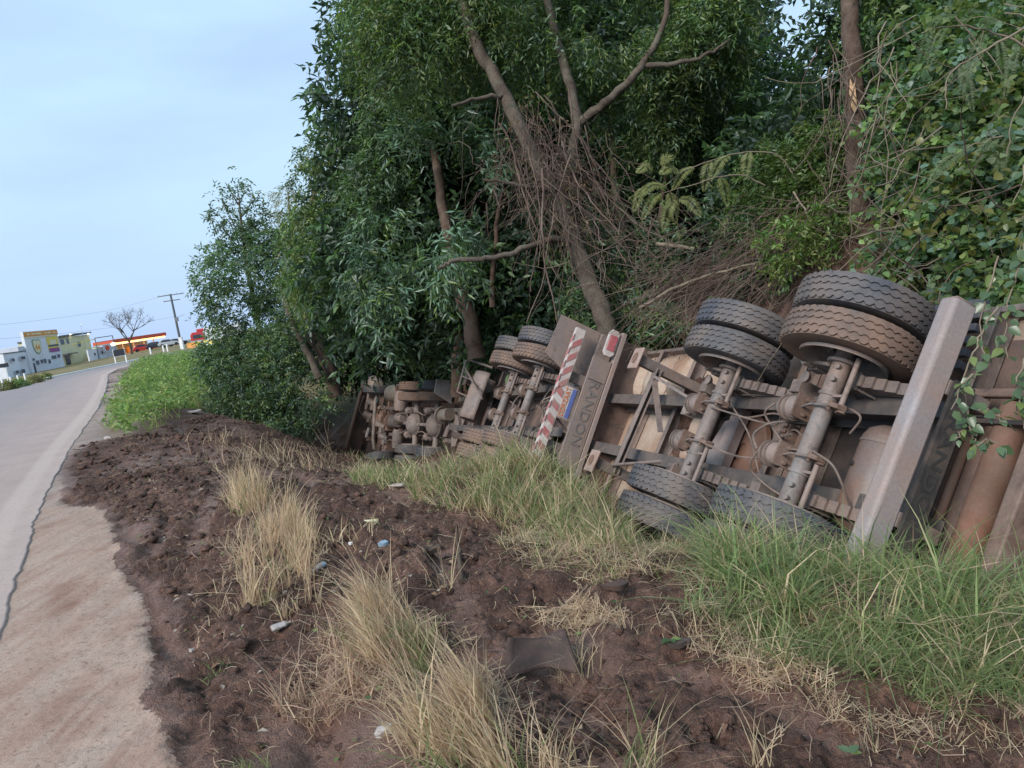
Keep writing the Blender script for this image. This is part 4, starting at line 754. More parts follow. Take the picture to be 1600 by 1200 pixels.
tangle('dead_vines', cur, [RNG.uniform(.003, .008) if i < len(cur) - 14 else RNG.uniform(.012, .024) for i in range(len(cur))], 'vine', t1)
P, D = blob_points([(835, 200, 11.6, .5), (870, 290, 11.4, .5), (850, 250, 11.3, .35), (900, 330, 11.4, .4), (800, 260, 11.6, .4)], 70, gap=.5)
v, f, s, c = spray_leaves(P, D, .3, 5, .075, .03, [(.20, .13, .08), (.16, .10, .07), (.26, .19, .11), (.10, .14, .07), (.08, .13, .07)], .8); o = link_mesh('withered_leaves', np_mesh('withered_leaves', v - np.array(t1.location), f, s, M['leaf'], c), t1); o['kind'] = 'stuff'
# 2. straight trunk on the right with a splintered patch
b = at(1345, 420, 8.3); b[2] = gz(b[0], b[1]) - .3
t2 = tree('straight_tree', b, 'straight brown trunk with a pale splintered wound above the nearest wheels')
limb(t2, 'trunk', [(1352, 470, 8.3), (1346, 400, 8.3), (1340, 300, 8.3), (1336, 200, 8.3), (1334, 120, 8.3), (1328, 30, 8.35), (1324, -60, 8.4), (1318, -220, 8.5)], .118, .085, 'bark_red', 14)
mb = MB(); c0 = at(1333, 152, 8.2) - np.array(t2.location); tw = unit(-np.array([c0[0] + t2.location[0], c0[1] + t2.location[1], 0])); sd = np.cross(tw, (0, 0, 1))
mb.prism([(-.035, -.13), (.0, -.18), (.03, -.10), (.035, .06), (.012, .20), (-.01, .12), (-.03, .16)], c0 + tw * .0, sd, (0, 0, 1), tw * .05); mb.build('splintered_wood', M['wood'], t2, bevel=.006)
crown('crown', t2, [(1392, -60, 8.4, .42), (1420, -60, 8.4, .7), (1400, -150, 8.6, .5), (1380, 40, 8.7, .4), (1480, 10, 8.6, .7), (1560, -40, 8.4, .8), (1400, 110, 8.9, .4), (1385, 10, 8.6, .25)], 190, .10, .036, GREEN + BLUISH, slen=.3, gap=.45)
cur = [wander(at(RNG.normal(1345, 40), RNG.uniform(60, 330), RNG.uniform(7.9, 8.4)), (RNG.normal(0, .35), RNG.normal(0, .2), -1), RNG.uniform(.5, 2.2), 10, .2, .05) for _ in range(70)]
tangle('hanging_vines', cur, [RNG.uniform(.003, .008) for _ in cur], 'vine', t2)
# 3. willowy green trees right of the fork
b = gbase(1150, 14.5); t3 = tree('willowy_tree', b, 'fine leaved light green tree under the patch of sky')
limb(t3, 'trunk', [(1120, 420, 14.4), (1130, 300, 14.4), (1150, 200, 14.4), (1160, 60, 14.4)], .12, .05, 'bark')
crown('crown', t3, [(1110, 190, 14, .8), (1180, 190, 13.6, .8), (1250, 205, 13.4, .55), (1060, 140, 14.5, .9), (1140, 260, 14, .7), (1210, 160, 13.8, .5), (1020, 230, 14.5, .9), (1090, 90, 14.5, .9), (1165, 130, 14.2, .5), (1300, 215, 13, .35)], 190, .12, .024, [(.055, .105, .04), (.07, .125, .045), (.045, .088, .036)], slen=.42, droop=.6, gap=.44)
# 4. pale lanceolate tree over the tractor
b = gbase(715, 16); t4 = tree('lanceolate_tree', b, 'tree with long pale glossy leaves hanging over the tractor')
limb(t4, 'trunk', [(745, 560, 15.6), (735, 500, 15.6), (712, 430, 15.6), (695, 340, 15.6), (680, 240, 15.8), (665, 140, 16)], .20, .07, 'bark_red')
limb(t4, 'branch', [(700, 345, 15.4), (706, 375, 14.5), (712, 400, 13.5)], .03, .02, 'bark')
crown('crown', t4, [(640, 240, 14.2, .75), (700, 215, 14, .6), (620, 310, 14, .8), (690, 300, 13.6, .75), (650, 370, 13.8, .7), (700, 370, 13.2, .5), (600, 420, 14.2, .7), (660, 425, 13.8, .55), (625, 455, 14, .45), (575, 485, 14.4, .28), (592, 515, 14.2, .16), (600, 545, 14.2, .08), (700, 430, 13.8, .4), (730, 340, 13.4, .45), (590, 350, 14.6, .6), (720, 270, 13.4, .5), (695, 240, 13.3, .6), (745, 255, 13.1, .45), (665, 275, 13.5, .6), (735, 200, 13.4, .5), (650, 200, 13.9, .6)], 125, .20, .046, PALE + PALE + GREEN[1:3], slen=.42, nleaf=8, mat='leaf_glossy', droop=.5, gap=.45, gf=1.5)
# 5. bluish dark tree behind it
b = gbase(650, 19); t5 = tree('bluish_tree', b, 'tall dark bluish tree rising behind the pale leaved tree')
limb(t5, 'trunk', [(660, 560, 18.5), (655, 400, 18.5), (650, 200, 18.5), (640, 20, 18.5)], .22, .08)
crown('crown', t5, [(625, 190, 16, .8), (670, 160, 16, .95), (605, 240, 16.5, .75), (720, 180, 16, .9), (640, 110, 16.5, 1.1), (760, 130, 16, 1.), (620, 130, 16.5, .6), (780, 220, 15.5, .8), (585, 300, 17, .8), (640, 60, 17, 1.0)], 165, .125, .042, BLUISH + GREEN[:2], slen=.38, gap=.42)
# 6. left-hand tree with a drooping edge
b = gbase(505, 21); t6 = tree('drooping_tree', b, 'olive green drooping tree forming the left edge of the tall wood')
limb(t6, 'trunk', [(525, 620, 20.5), (510, 560, 20.5), (480, 520, 20.5), (475, 400, 20.5), (500, 250, 20.5)], .18, .07, 'bark_red')
limb(t6, 'trunk', [(500, 590, 20), (478, 545, 20), (455, 500, 20.2), (440, 450, 20.4)], .11, .06, 'bark')
crown('crown', t6, [(595, 170, 19, .45), (580, 240, 19.2, .7), (500, 245, 19.5, .5), (480, 290, 19.5, .5), (500, 310, 19, .9), (540, 380, 18.5, 1.1), (480, 370, 19, .7), (500, 440, 19, .9), (560, 460, 19.5, .9), (515, 510, 20.5, .8), (540, 300, 18.5, .9), (475, 440, 19.5, .55), (470, 540, 20.5, .7), (480, 600, 20.5, .6)], 150, .13, .042, OLIVE[:3] + GREEN + GREEN, slen=.45, droop=.75, gap=.43)
# 7. bushy tree at the far left with a sparse spindly top
b = gbase(395, 27); t7 = tree('bushy_tree', b, 'dense bushy tree with a thin spindly top standing alone at the far left')
limb(t7, 'trunk', [(420, 660, 26.5), (415, 560, 26.5), (395, 470, 26.5), (380, 380, 26.5), (374, 318, 26.5), (370, 290, 26.5)], .14, .006, 'bark')
for pth in ([(380, 380, 26.5), (360, 340, 26.4), (345, 310, 26.4)], [(376, 340, 26.5), (395, 315, 26.5), (408, 300, 26.5)], [(372, 320, 26.5), (352, 285, 26.5)], [(385, 400, 26.5), (350, 360, 26.5), (338, 345, 26.5)]): limb(t7, 'branch', pth, .03, .012, 'bark', 6)
crown('crown', t7, [(350, 430, 25.5, 1.05), (415, 420, 25.5, 1.2), (338, 410, 25.8, .7), (455, 420, 25.8, .8), (440, 380, 26, .6), (335, 392, 25.8, .5), (328, 435, 25.8, .55), (326, 475, 25.7, .55), (328, 560, 25.4, .5), (465, 460, 25.4, .8), (470, 400, 26, .6), (370, 385, 26, .7), (430, 460, 25.5, .9), (380, 480, 25.2, 1.1), (345, 480, 25.6, .8), (400, 380, 26, .8), (350, 540, 25.5, .8), (400, 550, 25.2, 1.1), (440, 520, 25, .9), (328, 520, 25.8, .32), (332, 440, 25.8, .5), (360, 600, 25, .75), (410, 620, 24.6, 1.), (345, 575, 25.3, .55)], 120, .18, .062, BLUISH + GREEN[:2], slen=.45, nleaf=8, gap=.42)
crown('spindly_top', t7, [(366, 275, 26.5, .36), (350, 300, 26.5, .34), (380, 310, 26.5, .45), (345, 345, 26.5, .4), (372, 350, 26.5, .55), (400, 335, 26.5, .45), (330, 345, 26.5, .18), (410, 365, 26.5, .4)], 46, .19, .065, BLUISH + OLIVE[:1], slen=.42, nleaf=6, gap=.46)
# 8. pale feathery tree far behind it
b = gbase(455, 40); t8 = tree('feathery_tree', b, 'pale yellowish feathery tree seen between two darker crowns')
limb(t8, 'trunk', [(470, 560, 39), (462, 450, 39), (455, 360, 39), (450, 300, 39)], .16, .04, 'twig')
crown('crown', t8, [(455, 320, 39, .9), (440, 350, 39, .7), (468, 370, 39, 1.0), (480, 410, 39, .9), (455, 400, 39, .5), (430, 300, 39, .3)], 44, .26, .04, [(.21, .20, .10), (.16, .165, .08), (.25, .22, .13)], slen=.6, droop=.8, gap=.47)
# 9. dense background: the wood goes on uphill behind the first row
bk = []
for x in range(560, 1290, 62):
    for y in range(120, 520, 75):
        if x > 1200 and y < 200: continue
        bk.append((x + RNG.uniform(-20, 20), y + RNG.uniform(-20, 20), 17.5 + RNG.uniform(-1, 1.5) - (x - 560) * .002, 1.15 if y < 440 or x > 800 else .8))
for x in (620, 700, 780, 860, 940, 1020, 1100): bk += [(x, 40, 18, 1.5), (x, -60, 18.5, 1.7)]
for x in (520, 590, 660, 730): bk += [(x, 545, 28, 1.4), (x, 480, 26, 1.6)]
for x in (800, 880): bk.append((x, 540, 17.5, .9))
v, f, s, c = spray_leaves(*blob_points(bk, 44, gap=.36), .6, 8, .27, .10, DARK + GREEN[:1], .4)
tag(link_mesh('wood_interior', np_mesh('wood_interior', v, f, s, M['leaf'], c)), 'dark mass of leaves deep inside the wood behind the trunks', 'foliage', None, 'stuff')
bk = []
for x in range(1230, 1800, 75):
    for y in range(230 if x < 1330 else -160, 520, 85): bk.append((x + RNG.uniform(-20, 20), y + RNG.uniform(-20, 20), 10.8 + RNG.uniform(-.6, .8), .95))
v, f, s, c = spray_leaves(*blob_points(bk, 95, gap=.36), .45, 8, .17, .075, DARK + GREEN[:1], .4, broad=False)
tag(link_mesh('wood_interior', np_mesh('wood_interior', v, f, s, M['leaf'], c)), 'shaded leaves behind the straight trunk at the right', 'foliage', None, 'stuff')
# more wood outside the frame and beyond, coarse
bk = []
for x, y, z in [(RNG.uniform(-6, 26), RNG.uniform(30, 60), RNG.uniform(1, 7)) for _ in range(90)] + [(RNG.uniform(10, 22), RNG.uniform(-6, 10), RNG.uniform(3, 8)) for _ in range(60)]:
    bk.append((x, y, z))
P = np.concatenate([np.array(c) + unit(RNG.normal(0, 1, (420, 3))) * 2.3 * RNG.random((420, 1)) ** .4 for c in bk])
v, f, s, c = spray_leaves(P, RNG.normal(0, 1, P.shape), .9, 5, .5, .22, DARK + GREEN, .4)
tag(link_mesh('far_wood', np_mesh('far_wood', v, f, s, M['leaf'], c)), 'rest of the wood going on over the hill', 'foliage', None, 'stuff')
# slender trunks in the shade
for k, (pth, r) in enumerate((([(715, 560, 17), (722, 480, 17), (735, 380, 17), (745, 260, 17)], .16), ([(985, 460, 13), (978, 380, 13), (960, 300, 13), (955, 200, 13.2)], .11), ([(770, 420, 15.5), (780, 330, 15.5), (790, 250, 15.5)], .07), ([(1020, 440, 13), (1028, 350, 13.2), (1045, 250, 13.4)], .06))):
    b = wpath(pth)[0].copy(); tt = tree('slender_trunk', b, ('dark trunk standing behind the ribbed mudguard', 'reddish trunk just right of the vine wrapped tree', 'thin dark trunk left of the vine wrapped tree', 'thin trunk above the landing legs')[k], 'slender trunks in the shade')
    limb(tt, 'trunk', [(pth[0][0], pth[0][1] + 60, pth[0][2])] + pth, r, r * .5, 'bark_red')

# ---------------------------------------------------------------- shrubs, thicket and dead sticks on the bank
def bush(name, px, d, label, blobs, dens, L, W, pal, group='shrubs at the foot of the wood', **kw):
    b = gbase(px, d); e = empty(name, b, None, label, 'shrub', group); crown('foliage', e, blobs, dens, L, W, pal, **kw)
    st = [wander(b - np.array(e.location) + RNG.normal(0, .12, 3) * (1, 1, 0), (RNG.normal(0, .5), RNG.normal(0, .5), 1), RNG.uniform(.4, 1.1), 6, .2) for _ in range(9)]
    V, Fc = many_tubes(st, .012, 4); link_mesh('stems', np_mesh('stems', V, Fc.ravel(), np.full(len(Fc), 4), M['twig'], None, smooth=True), e)['kind'] = 'stuff'
    return e
bush('lanceolate_shrub', 970, 12.2, 'leafy shrub with pale pointed leaves above the tail lamp of the middle trailer', [(930, 472, 12.4, .35), (985, 480, 12.0, .4), (1015, 518, 11.8, .35), (970, 520, 12.2, .32), (1000, 548, 11.9, .25), (900, 465, 12.6, .25), (1045, 500, 11.6, .22), (945, 500, 12.5, .3)], 230, .15, .036, PALE[:2] + GREEN, mat='leaf_glossy', slen=.28, nleaf=8, droop=.35, gap=.4)
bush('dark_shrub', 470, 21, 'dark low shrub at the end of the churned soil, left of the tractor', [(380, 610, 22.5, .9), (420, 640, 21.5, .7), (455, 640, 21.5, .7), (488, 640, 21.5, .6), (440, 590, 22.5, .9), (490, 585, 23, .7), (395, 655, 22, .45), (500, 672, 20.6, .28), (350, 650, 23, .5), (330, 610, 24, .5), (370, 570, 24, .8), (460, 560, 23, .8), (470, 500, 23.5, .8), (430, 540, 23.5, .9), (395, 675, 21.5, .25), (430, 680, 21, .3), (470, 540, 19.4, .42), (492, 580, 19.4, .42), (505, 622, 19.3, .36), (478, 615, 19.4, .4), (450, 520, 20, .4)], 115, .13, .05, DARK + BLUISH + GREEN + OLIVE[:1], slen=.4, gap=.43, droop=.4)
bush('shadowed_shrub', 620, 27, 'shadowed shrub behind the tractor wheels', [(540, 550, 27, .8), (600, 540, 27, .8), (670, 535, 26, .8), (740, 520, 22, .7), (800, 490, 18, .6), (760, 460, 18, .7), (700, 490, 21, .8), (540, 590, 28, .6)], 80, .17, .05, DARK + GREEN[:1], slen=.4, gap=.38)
bush('yellowish_shrub', 1290, 7.4, 'yellowish green shrub growing right above the nearest upper wheels', [(1260, 405, 7.6, .22), (1300, 415, 7.3, .2), (1230, 380, 8, .25), (1290, 360, 8, .25), (1330, 420, 7.4, .18), (1215, 420, 8.2, .14)], 330, .085, .03, BRIGHT + OLIVE[:2], slen=.2, nleaf=8, gap=.42)
bush('mid_green_shrub', 1230, 9, 'mid green shrub on the bank between the trunk and the dead vines', [(1200, 290, 9.5, .4), (1260, 260, 9.3, .4), (1290, 310, 9, .35), (1240, 330, 9.2, .35), (1180, 340, 9.8, .3), (1300, 230, 9.4, .35), (1225, 215, 10, .35)], 240, .09, .03, BRIGHT[1:] + GREEN[1:3] + OLIVE[:1], slen=.25, gap=.42)
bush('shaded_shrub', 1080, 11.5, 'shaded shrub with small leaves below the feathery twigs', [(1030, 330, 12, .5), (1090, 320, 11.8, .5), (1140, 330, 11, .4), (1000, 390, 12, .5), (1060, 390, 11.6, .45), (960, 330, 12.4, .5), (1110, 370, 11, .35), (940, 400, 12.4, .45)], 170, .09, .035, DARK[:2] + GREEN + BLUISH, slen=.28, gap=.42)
# dead vine heap sliding down the bank
cur = []
for k in range(300):
    px = RNG.uniform(1040, 1330); py = 395 + (1190 - px) * .22 + RNG.normal(0, 32); d = 9.6 - (px - 1040) * .0052 + RNG.normal(0, .18)
    cur.append(wander(at(px, py, d), (RNG.normal(-.9, .3), RNG.normal(.25, .3), RNG.normal(-.55, .25)), RNG.uniform(.4, 1.6), 8, .16, .02))
for k in range(120): cur.append(wander(at(RNG.uniform(880, 1330), RNG.uniform(330, 460), RNG.uniform(8.4, 10.5)), RNG.normal(0, 1, 3) * (1, .4, .8), RNG.uniform(.3, 1.2), 8, .25, .02))
tangle('dead_vine_heap', cur, [RNG.uniform(.003, .008) for _ in cur], 'vine', None, 'heap of dead brown vines sliding down the bank above the wheels', 'dead vines')
def pole(name, pts, r0, r1, label, mat='twig', cat='branch', group='bare sticks and branches on the bank'):
    q = wpath(pts, .006); b = q[0].copy(); o = MB().tube(q - b, np.linspace(r0, r1, len(q)), 7, jit=.1).build(name, M[mat], None, ang=70); o.location = b; return tag(o, label, cat, group)
pole('fallen_branch', [(1000, 480, 9.4), (1065, 445, 9.1), (1120, 425, 8.9), (1180, 412, 8.7)], .022, .014, 'slanting dead branch lying on the bare earth left of the upper wheels')
pole('fallen_branch', [(1025, 381, 11.0), (1060, 385, 10.9), (1085, 389, 10.8)], .03, .026, 'short cut log end lying level below the feathery twigs')
pole('bare_stick', [(1240, 300, 8.8), (1262, 335, 8.5), (1290, 395, 8.1)], .012, .008, 'thin curved stick hanging left of the straight trunk')
pole('bare_stick', [(1330, 372, 7.4), (1420, 350, 7.0), (1530, 325, 6.6)], .010, .006, 'long straight twig crossing in front of the right thicket')
pole('bare_stick', [(1400, 165, 7.8), (1440, 200, 7.4), (1480, 265, 7.0)], .013, .010, 'thick liana slanting down through the right thicket')

# thicket on the right: vines and broad leaves over everything
b = gbase(1540, 6.6); th = empty('vine_thicket', b, None, 'thicket of broad leaved climbing vines filling the right edge', 'shrub')
crown('foliage', th, [(1430, 180, 7.6, .40), (1500, 150, 7.2, .45), (1570, 180, 6.8, .45), (1450, 260, 7.3, .38), (1530, 270, 6.7, .42), (1600, 280, 6.4, .45), (1420, 330, 7.4, .3), (1490, 350, 6.8, .36), (1570, 380, 6.2, .4), (1470, 420, 6.8, .3), (1540, 460, 6.2, .35), (1600, 480, 5.8, .35), (1400, 400, 7.2, .25), (1440, 80, 7.8, .4), (1530, 60, 7.4, .45), (1610, 80, 7, .5), (1390, 250, 7.8, .25), (1530, 545, 5.5, .22), (1590, 570, 5.2, .25), (1640, 400, 6, .5), (1680, 250, 6.5, .6), (1640, 560, 5.2, .35), (1720, 420, 6, .6), (1760, 300, 6.4, .7), (1820, 480, 5.6, .7), (1740, 560, 5.2, .5), (1850, 350, 6.2, .8), (1900, 560, 5.2, .7), (1980, 430, 5.8, .8), (1800, 180, 6.6, .8), (2050, 560, 5, .7)], 270, .085, .062, [tuple(q * 1.3 for q in t) for t in GREEN + BLUISH + OLIVE[:1] + GREEN], slen=.28, nleaf=6, broad=True, droop=.5, gap=.45, gf=2.2)
crown('pale_leaves', th, [(1500, 330, 6.6, .5), (1450, 240, 7.2, .45), (1560, 300, 6.2, .5), (1560, 430, 5.8, .4), (1430, 150, 7.6, .4), (1400, 300, 7.4, .35), (1590, 200, 6.4, .45)], 70, .095, .075, PALE[1:2] + [(.10, .14, .05), (.16, .16, .045)], slen=.25, nleaf=4, broad=True, gap=.46)
cur = [wander(at(RNG.uniform(1370, 1620), RNG.uniform(0, 480), RNG.uniform(6.0, 7.6)), (RNG.normal(0, .6), RNG.normal(0, .4), -RNG.uniform(.1, 1)), RNG.uniform(.5, 1.8), 10, .2, .03) for _ in range(80)]
tangle('vine_stems', cur, [RNG.uniform(.003, .009) for _ in cur], 'twig', th)
cur = [wander(at(RNG.uniform(1380, 1620), RNG.uniform(230, 560), RNG.uniform(5.8, 7.6)), RNG.normal(0, 1, 3), RNG.uniform(.5, 1.6), 10, .22, .03) for _ in range(130)]
tangle('dead_stems', cur, [RNG.uniform(.003, .008) for _ in cur], 'vine', th)

# near hanging vine: its leaves are single parts
LEAF = []
for k in range(3):
    c = np.array([(.075, .125, .06), (.10, .155, .075), (.15, .20, .06)][k])
    o = [np.zeros((1, 3)), np.array([[0, 1., 0]]), np.array([[0, 0, 1.]])]
    v, f, s, cc = broad_leaves(o[0], o[1], o[2], np.array([1.]), np.array([.72 - .06 * k]), c[None], .14)
    LEAF.append(np_mesh('leaf', v, f, s, M['leaf_glossy'], cc))
def leafy_vine(label, stems, nl, size, name='hanging_vine'):
    "stems: list of (px, py, depth) paths; separate leaf objects along them"
    q0 = wpath(stems[0]); e = empty(name, q0[0], None, label, 'vine', 'leafy vines hanging at the right edge')
    for st in stems:
        q = wpath(st, .008) - q0[0]; MB().tube(q, np.linspace(.006, .003, len(q)), 6).build('stem', M['twig'], e, ang=70)
        for j in range(nl):
            t = (j + random.random()) / nl; i = min(int(t * (len(q) - 1)), len(q) - 2); p = q[i] + (q[i + 1] - q[i]) * (t * (len(q) - 1) - i)
            lf = link_mesh('leaf', LEAF[random.choice((0, 0, 1, 1, 2))], e); sz = size * random.uniform(.6, 1.25)
            y = unit(np.array([random.gauss(-.15, .8), random.gauss(-.5, .5), random.gauss(-.55, .45)])); z = np.array([random.gauss(-.2, .5), random.gauss(-.45, .4), .8]); x = unit(np.cross(y, z)); z = np.cross(x, y)
            m = Matrix(np.stack([x * sz, y * sz, z * sz], 1).tolist()).to_4x4(); m.translation = Vector((p + y * .015).tolist()); lf.matrix_local = m
    return e
leafy_vine('leafy vine sprig dangling in front of the rusty tube, right of the grey beam', [[(1560, 480, 3.9), (1530, 530, 3.9), (1512, 570, 3.9), (1508, 610, 3.9), (1512, 650, 3.9)], [(1512, 640, 3.9), (1506, 670, 3.9), (1490, 685, 3.9)], [(1520, 585, 3.85), (1500, 600, 3.8), (1486, 640, 3.8)], [(1512, 650, 3.9), (1520, 680, 3.9), (1526, 700, 3.85)], [(1526, 695, 3.8), (1545, 690, 3.75), (1560, 695, 3.7)], [(1530, 640, 3.8), (1552, 645, 3.8), (1572, 660, 3.7)]], 9, .062)
leafy_vine('broad leaved vine curtain at the right edge level with the grey beam top', [[(1600, 380, 4.6), (1585, 440, 4.6), (1570, 500, 4.6), (1575, 560, 4.5)], [(1560, 400, 4.8), (1540, 460, 4.8), (1530, 520, 4.7), (1545, 570, 4.6)], [(1620, 420, 4.4), (1610, 500, 4.4), (1600, 590, 4.3), (1590, 640, 4.2)], [(1600, 560, 4.2), (1590, 620, 4.1), (1600, 670, 4.1)]], 20, .08)
leafy_vine('bright broad leaved vine in the upper right corner', [[(1650, 60, 4.6), (1610, 130, 4.6), (1580, 190, 4.6), (1570, 250, 4.6)], [(1640, 180, 4.5), (1600, 260, 4.5), (1580, 330, 4.5)], [(1640, 300, 4.7), (1600, 340, 4.7), (1590, 400, 4.7)]], 15, .10)

# feathery (pinnate) twigs
def frond(parent, q, tilt, nl, ll, col):
    "pinnate frond along path q with narrow leaflets on both sides"
    n = len(q); t = unit(np.gradient(q, axis=0)); nl = int(nl * 1.3); tt = np.linspace(.05, 1, nl); P = np.stack([np.interp(tt, np.linspace(0, 1, n), q[:, k]) for k in range(3)], 1); T = np.stack([np.interp(tt, np.linspace(0, 1, n), t[:, k]) for k in range(3)], 1)
    nr = unit(np.array(tilt, float)); S = unit(np.cross(T, nr)); out = []
    prof = ll * np.sin(np.pi * (tt * .85 + .12)) ** .7
    for sg in (1, -1):
        d = S * sg + T * .45 + RNG.normal(0, .06, T.shape) + np.array([0, 0, -.12]); c = np.array(col) * RNG.uniform(.8, 1.2, (nl, 1)); out.append(leaf_quads(P, d, np.tile(nr, (nl, 1)) + RNG.normal(0, .15, T.shape), prof, np.full(nl, ll * .12), c, .05))
    return merge(out)
def feather_plant(label, stems, fr, nl=26, ll=.055, col=(.115, .16, .05)):
    q0 = wpath(stems[0]); e = empty('feathery_twig', q0[0], None, label, 'branch', 'feathery leaved twigs')
    for st in stems: q = wpath(st, .004) - q0[0]; MB().tube(q, np.linspace(.010, .004, len(q)), 6).build('stem', M['twig'], e, ang=70)
    for f_ in fr:
        q = wpath(f_, .0, 6) - q0[0]; v, f, s, c = frond(e, q, (RNG.normal(-.3, .2), -.7, .7), nl, ll, col); link_mesh('frond', np_mesh('frond', v, f, s, M['leaf'], c), e)
    return e
def fr_(px, py, d, dx, dy, sag=14): return [(px, py, d), (px + dx * .5, py + dy * .5 - sag * .3, d - .05), (px + dx, py + dy + sag, d - .1)]
feather_plant('arching bare twig with yellowish feathery leaves left of the mid green shrub', [[(1250, 290, 8.9), (1220, 240, 8.8), (1170, 235, 8.7), (1110, 250, 8.6), (1060, 270, 8.5), (1030, 300, 8.5)], [(1195, 290, 8.7), (1165, 273, 8.6), (1120, 275, 8.5), (1080, 290, 8.5), (1035, 302, 8.4)]],
    [fr_(1170, 236, 8.7, -6, 30), fr_(1140, 242, 8.6, -30, 26), fr_(1110, 250, 8.6, -10, 34), fr_(1085, 260, 8.6, -34, 22), fr_(1062, 270, 8.5, -30, -12), fr_(1040, 290, 8.5, -42, 4), fr_(1032, 300, 8.5, -28, 28), fr_(1045, 300, 8.5, 10, 34), fr_(1020, 270, 8.5, -24, -14), fr_(1060, 310, 8.4, 34, 12), fr_(1010, 290, 8.5, -20, 26), fr_(1052, 315, 8.4, -16, 30), fr_(1125, 276, 8.5, 12, 32), fr_(1035, 262, 8.5, 10, -24)], 24, .10, (.15, .165, .05))
feather_plant('feathery acacia like twigs with long green fronds in the upper right', [[(1660, 110, 5.6), (1600, 70, 5.6), (1540, 45, 5.6), (1480, 38, 5.6), (1440, 52, 5.6)], [(1640, 20, 5.3), (1590, 50, 5.3), (1530, 85, 5.3), (1490, 108, 5.3), (1477, 130, 5.3), (1478, 170, 5.3)]],
    [fr_(1500, 38, 5.6, 36, -34), fr_(1478, 38, 5.6, -30, 60), fr_(1455, 45, 5.6, -20, 56), fr_(1530, 45, 5.6, 26, -24), fr_(1540, 50, 5.6, -30, 60), fr_(1520, 90, 5.3, -20, 50), fr_(1445, 50, 5.6, 50, -40), fr_(1500, 100, 5.3, 20, 60), fr_(1560, 60, 5.6, 10, 60), fr_(1590, 70, 5.6, -20, 70)], 30, .055, (.085, .125, .05))
feather_plant('feathery green fronds drooping halfway up the right thicket', [[(1600, 200, 6), (1560, 215, 6), (1520, 225, 6), (1480, 250, 6)]], [fr_(1560, 215, 6, -40, 30), fr_(1520, 225, 6, -60, 40), fr_(1500, 240, 6, -50, 34), fr_(1580, 210, 6, -20, 50), fr_(1545, 220, 6, 20, 40)], 30, .07, (.10, .145, .055))
# ---------------------------------------------------------------- grass, straw, clods and litter
def gtrace(px, py):
    "where the sight line through a pixel meets the ground (used once, for design points)"
    d = np.concatenate([np.arange(1.5, 12, .04), np.arange(12, 90, .2)]); p = np.array([at(px, py, q) for q in (1.,)])[0] - np.array([0, 0, CAM_H])
    pts = np.array([0, 0, CAM_H]) + p * d[:, None]; g = ground_z(pts[:, 0], pts[:, 1]); k = np.argmax(pts[:, 2] < g); return pts[k] if pts[k, 2] < g[k] else pts[-1]
def in_poly(x, y, poly):
    c = np.zeros(x.shape, bool); n = len(poly)
    for i in range(n):
        x1, y1 = poly[i]; x2, y2 = poly[(i + 1) % n]; c ^= ((y1 > y) != (y2 > y)) & (x < (x2 - x1) * (y - y1) / (y2 - y1 + 1e-12) + x1)
    return c
def patch(pix, n, noise_f=2.2, thr=.38, grow=.0):
    "n random ground points inside the world polygon whose corners were read from the photograph"
    poly = np.array([gtrace(*q)[:2] for q in pix]); lo = poly.min(0); hi = poly.max(0); X = []
    tot = 0
    while tot < n:
        x = RNG.uniform(lo[0], hi[0], 4 * n); y = RNG.uniform(lo[1], hi[1], 4 * n)
        k = in_poly(x + (fbm(x * 3, y * 3, 2, 1) - .5) * .25, y + (fbm(x * 3 + 7, y * 3, 2, 2) - .5) * .3, poly) & (fbm(x * noise_f, y * noise_f, 3, 3) > thr + RNG.uniform(-.1, .1, 4 * n)); X.append(np.stack([x[k], y[k]], 1)); tot += k.sum()
    X = np.concatenate(X)[:n]; return np.column_stack([X, ground_z(X[:, 0], X[:, 1]) - .01])
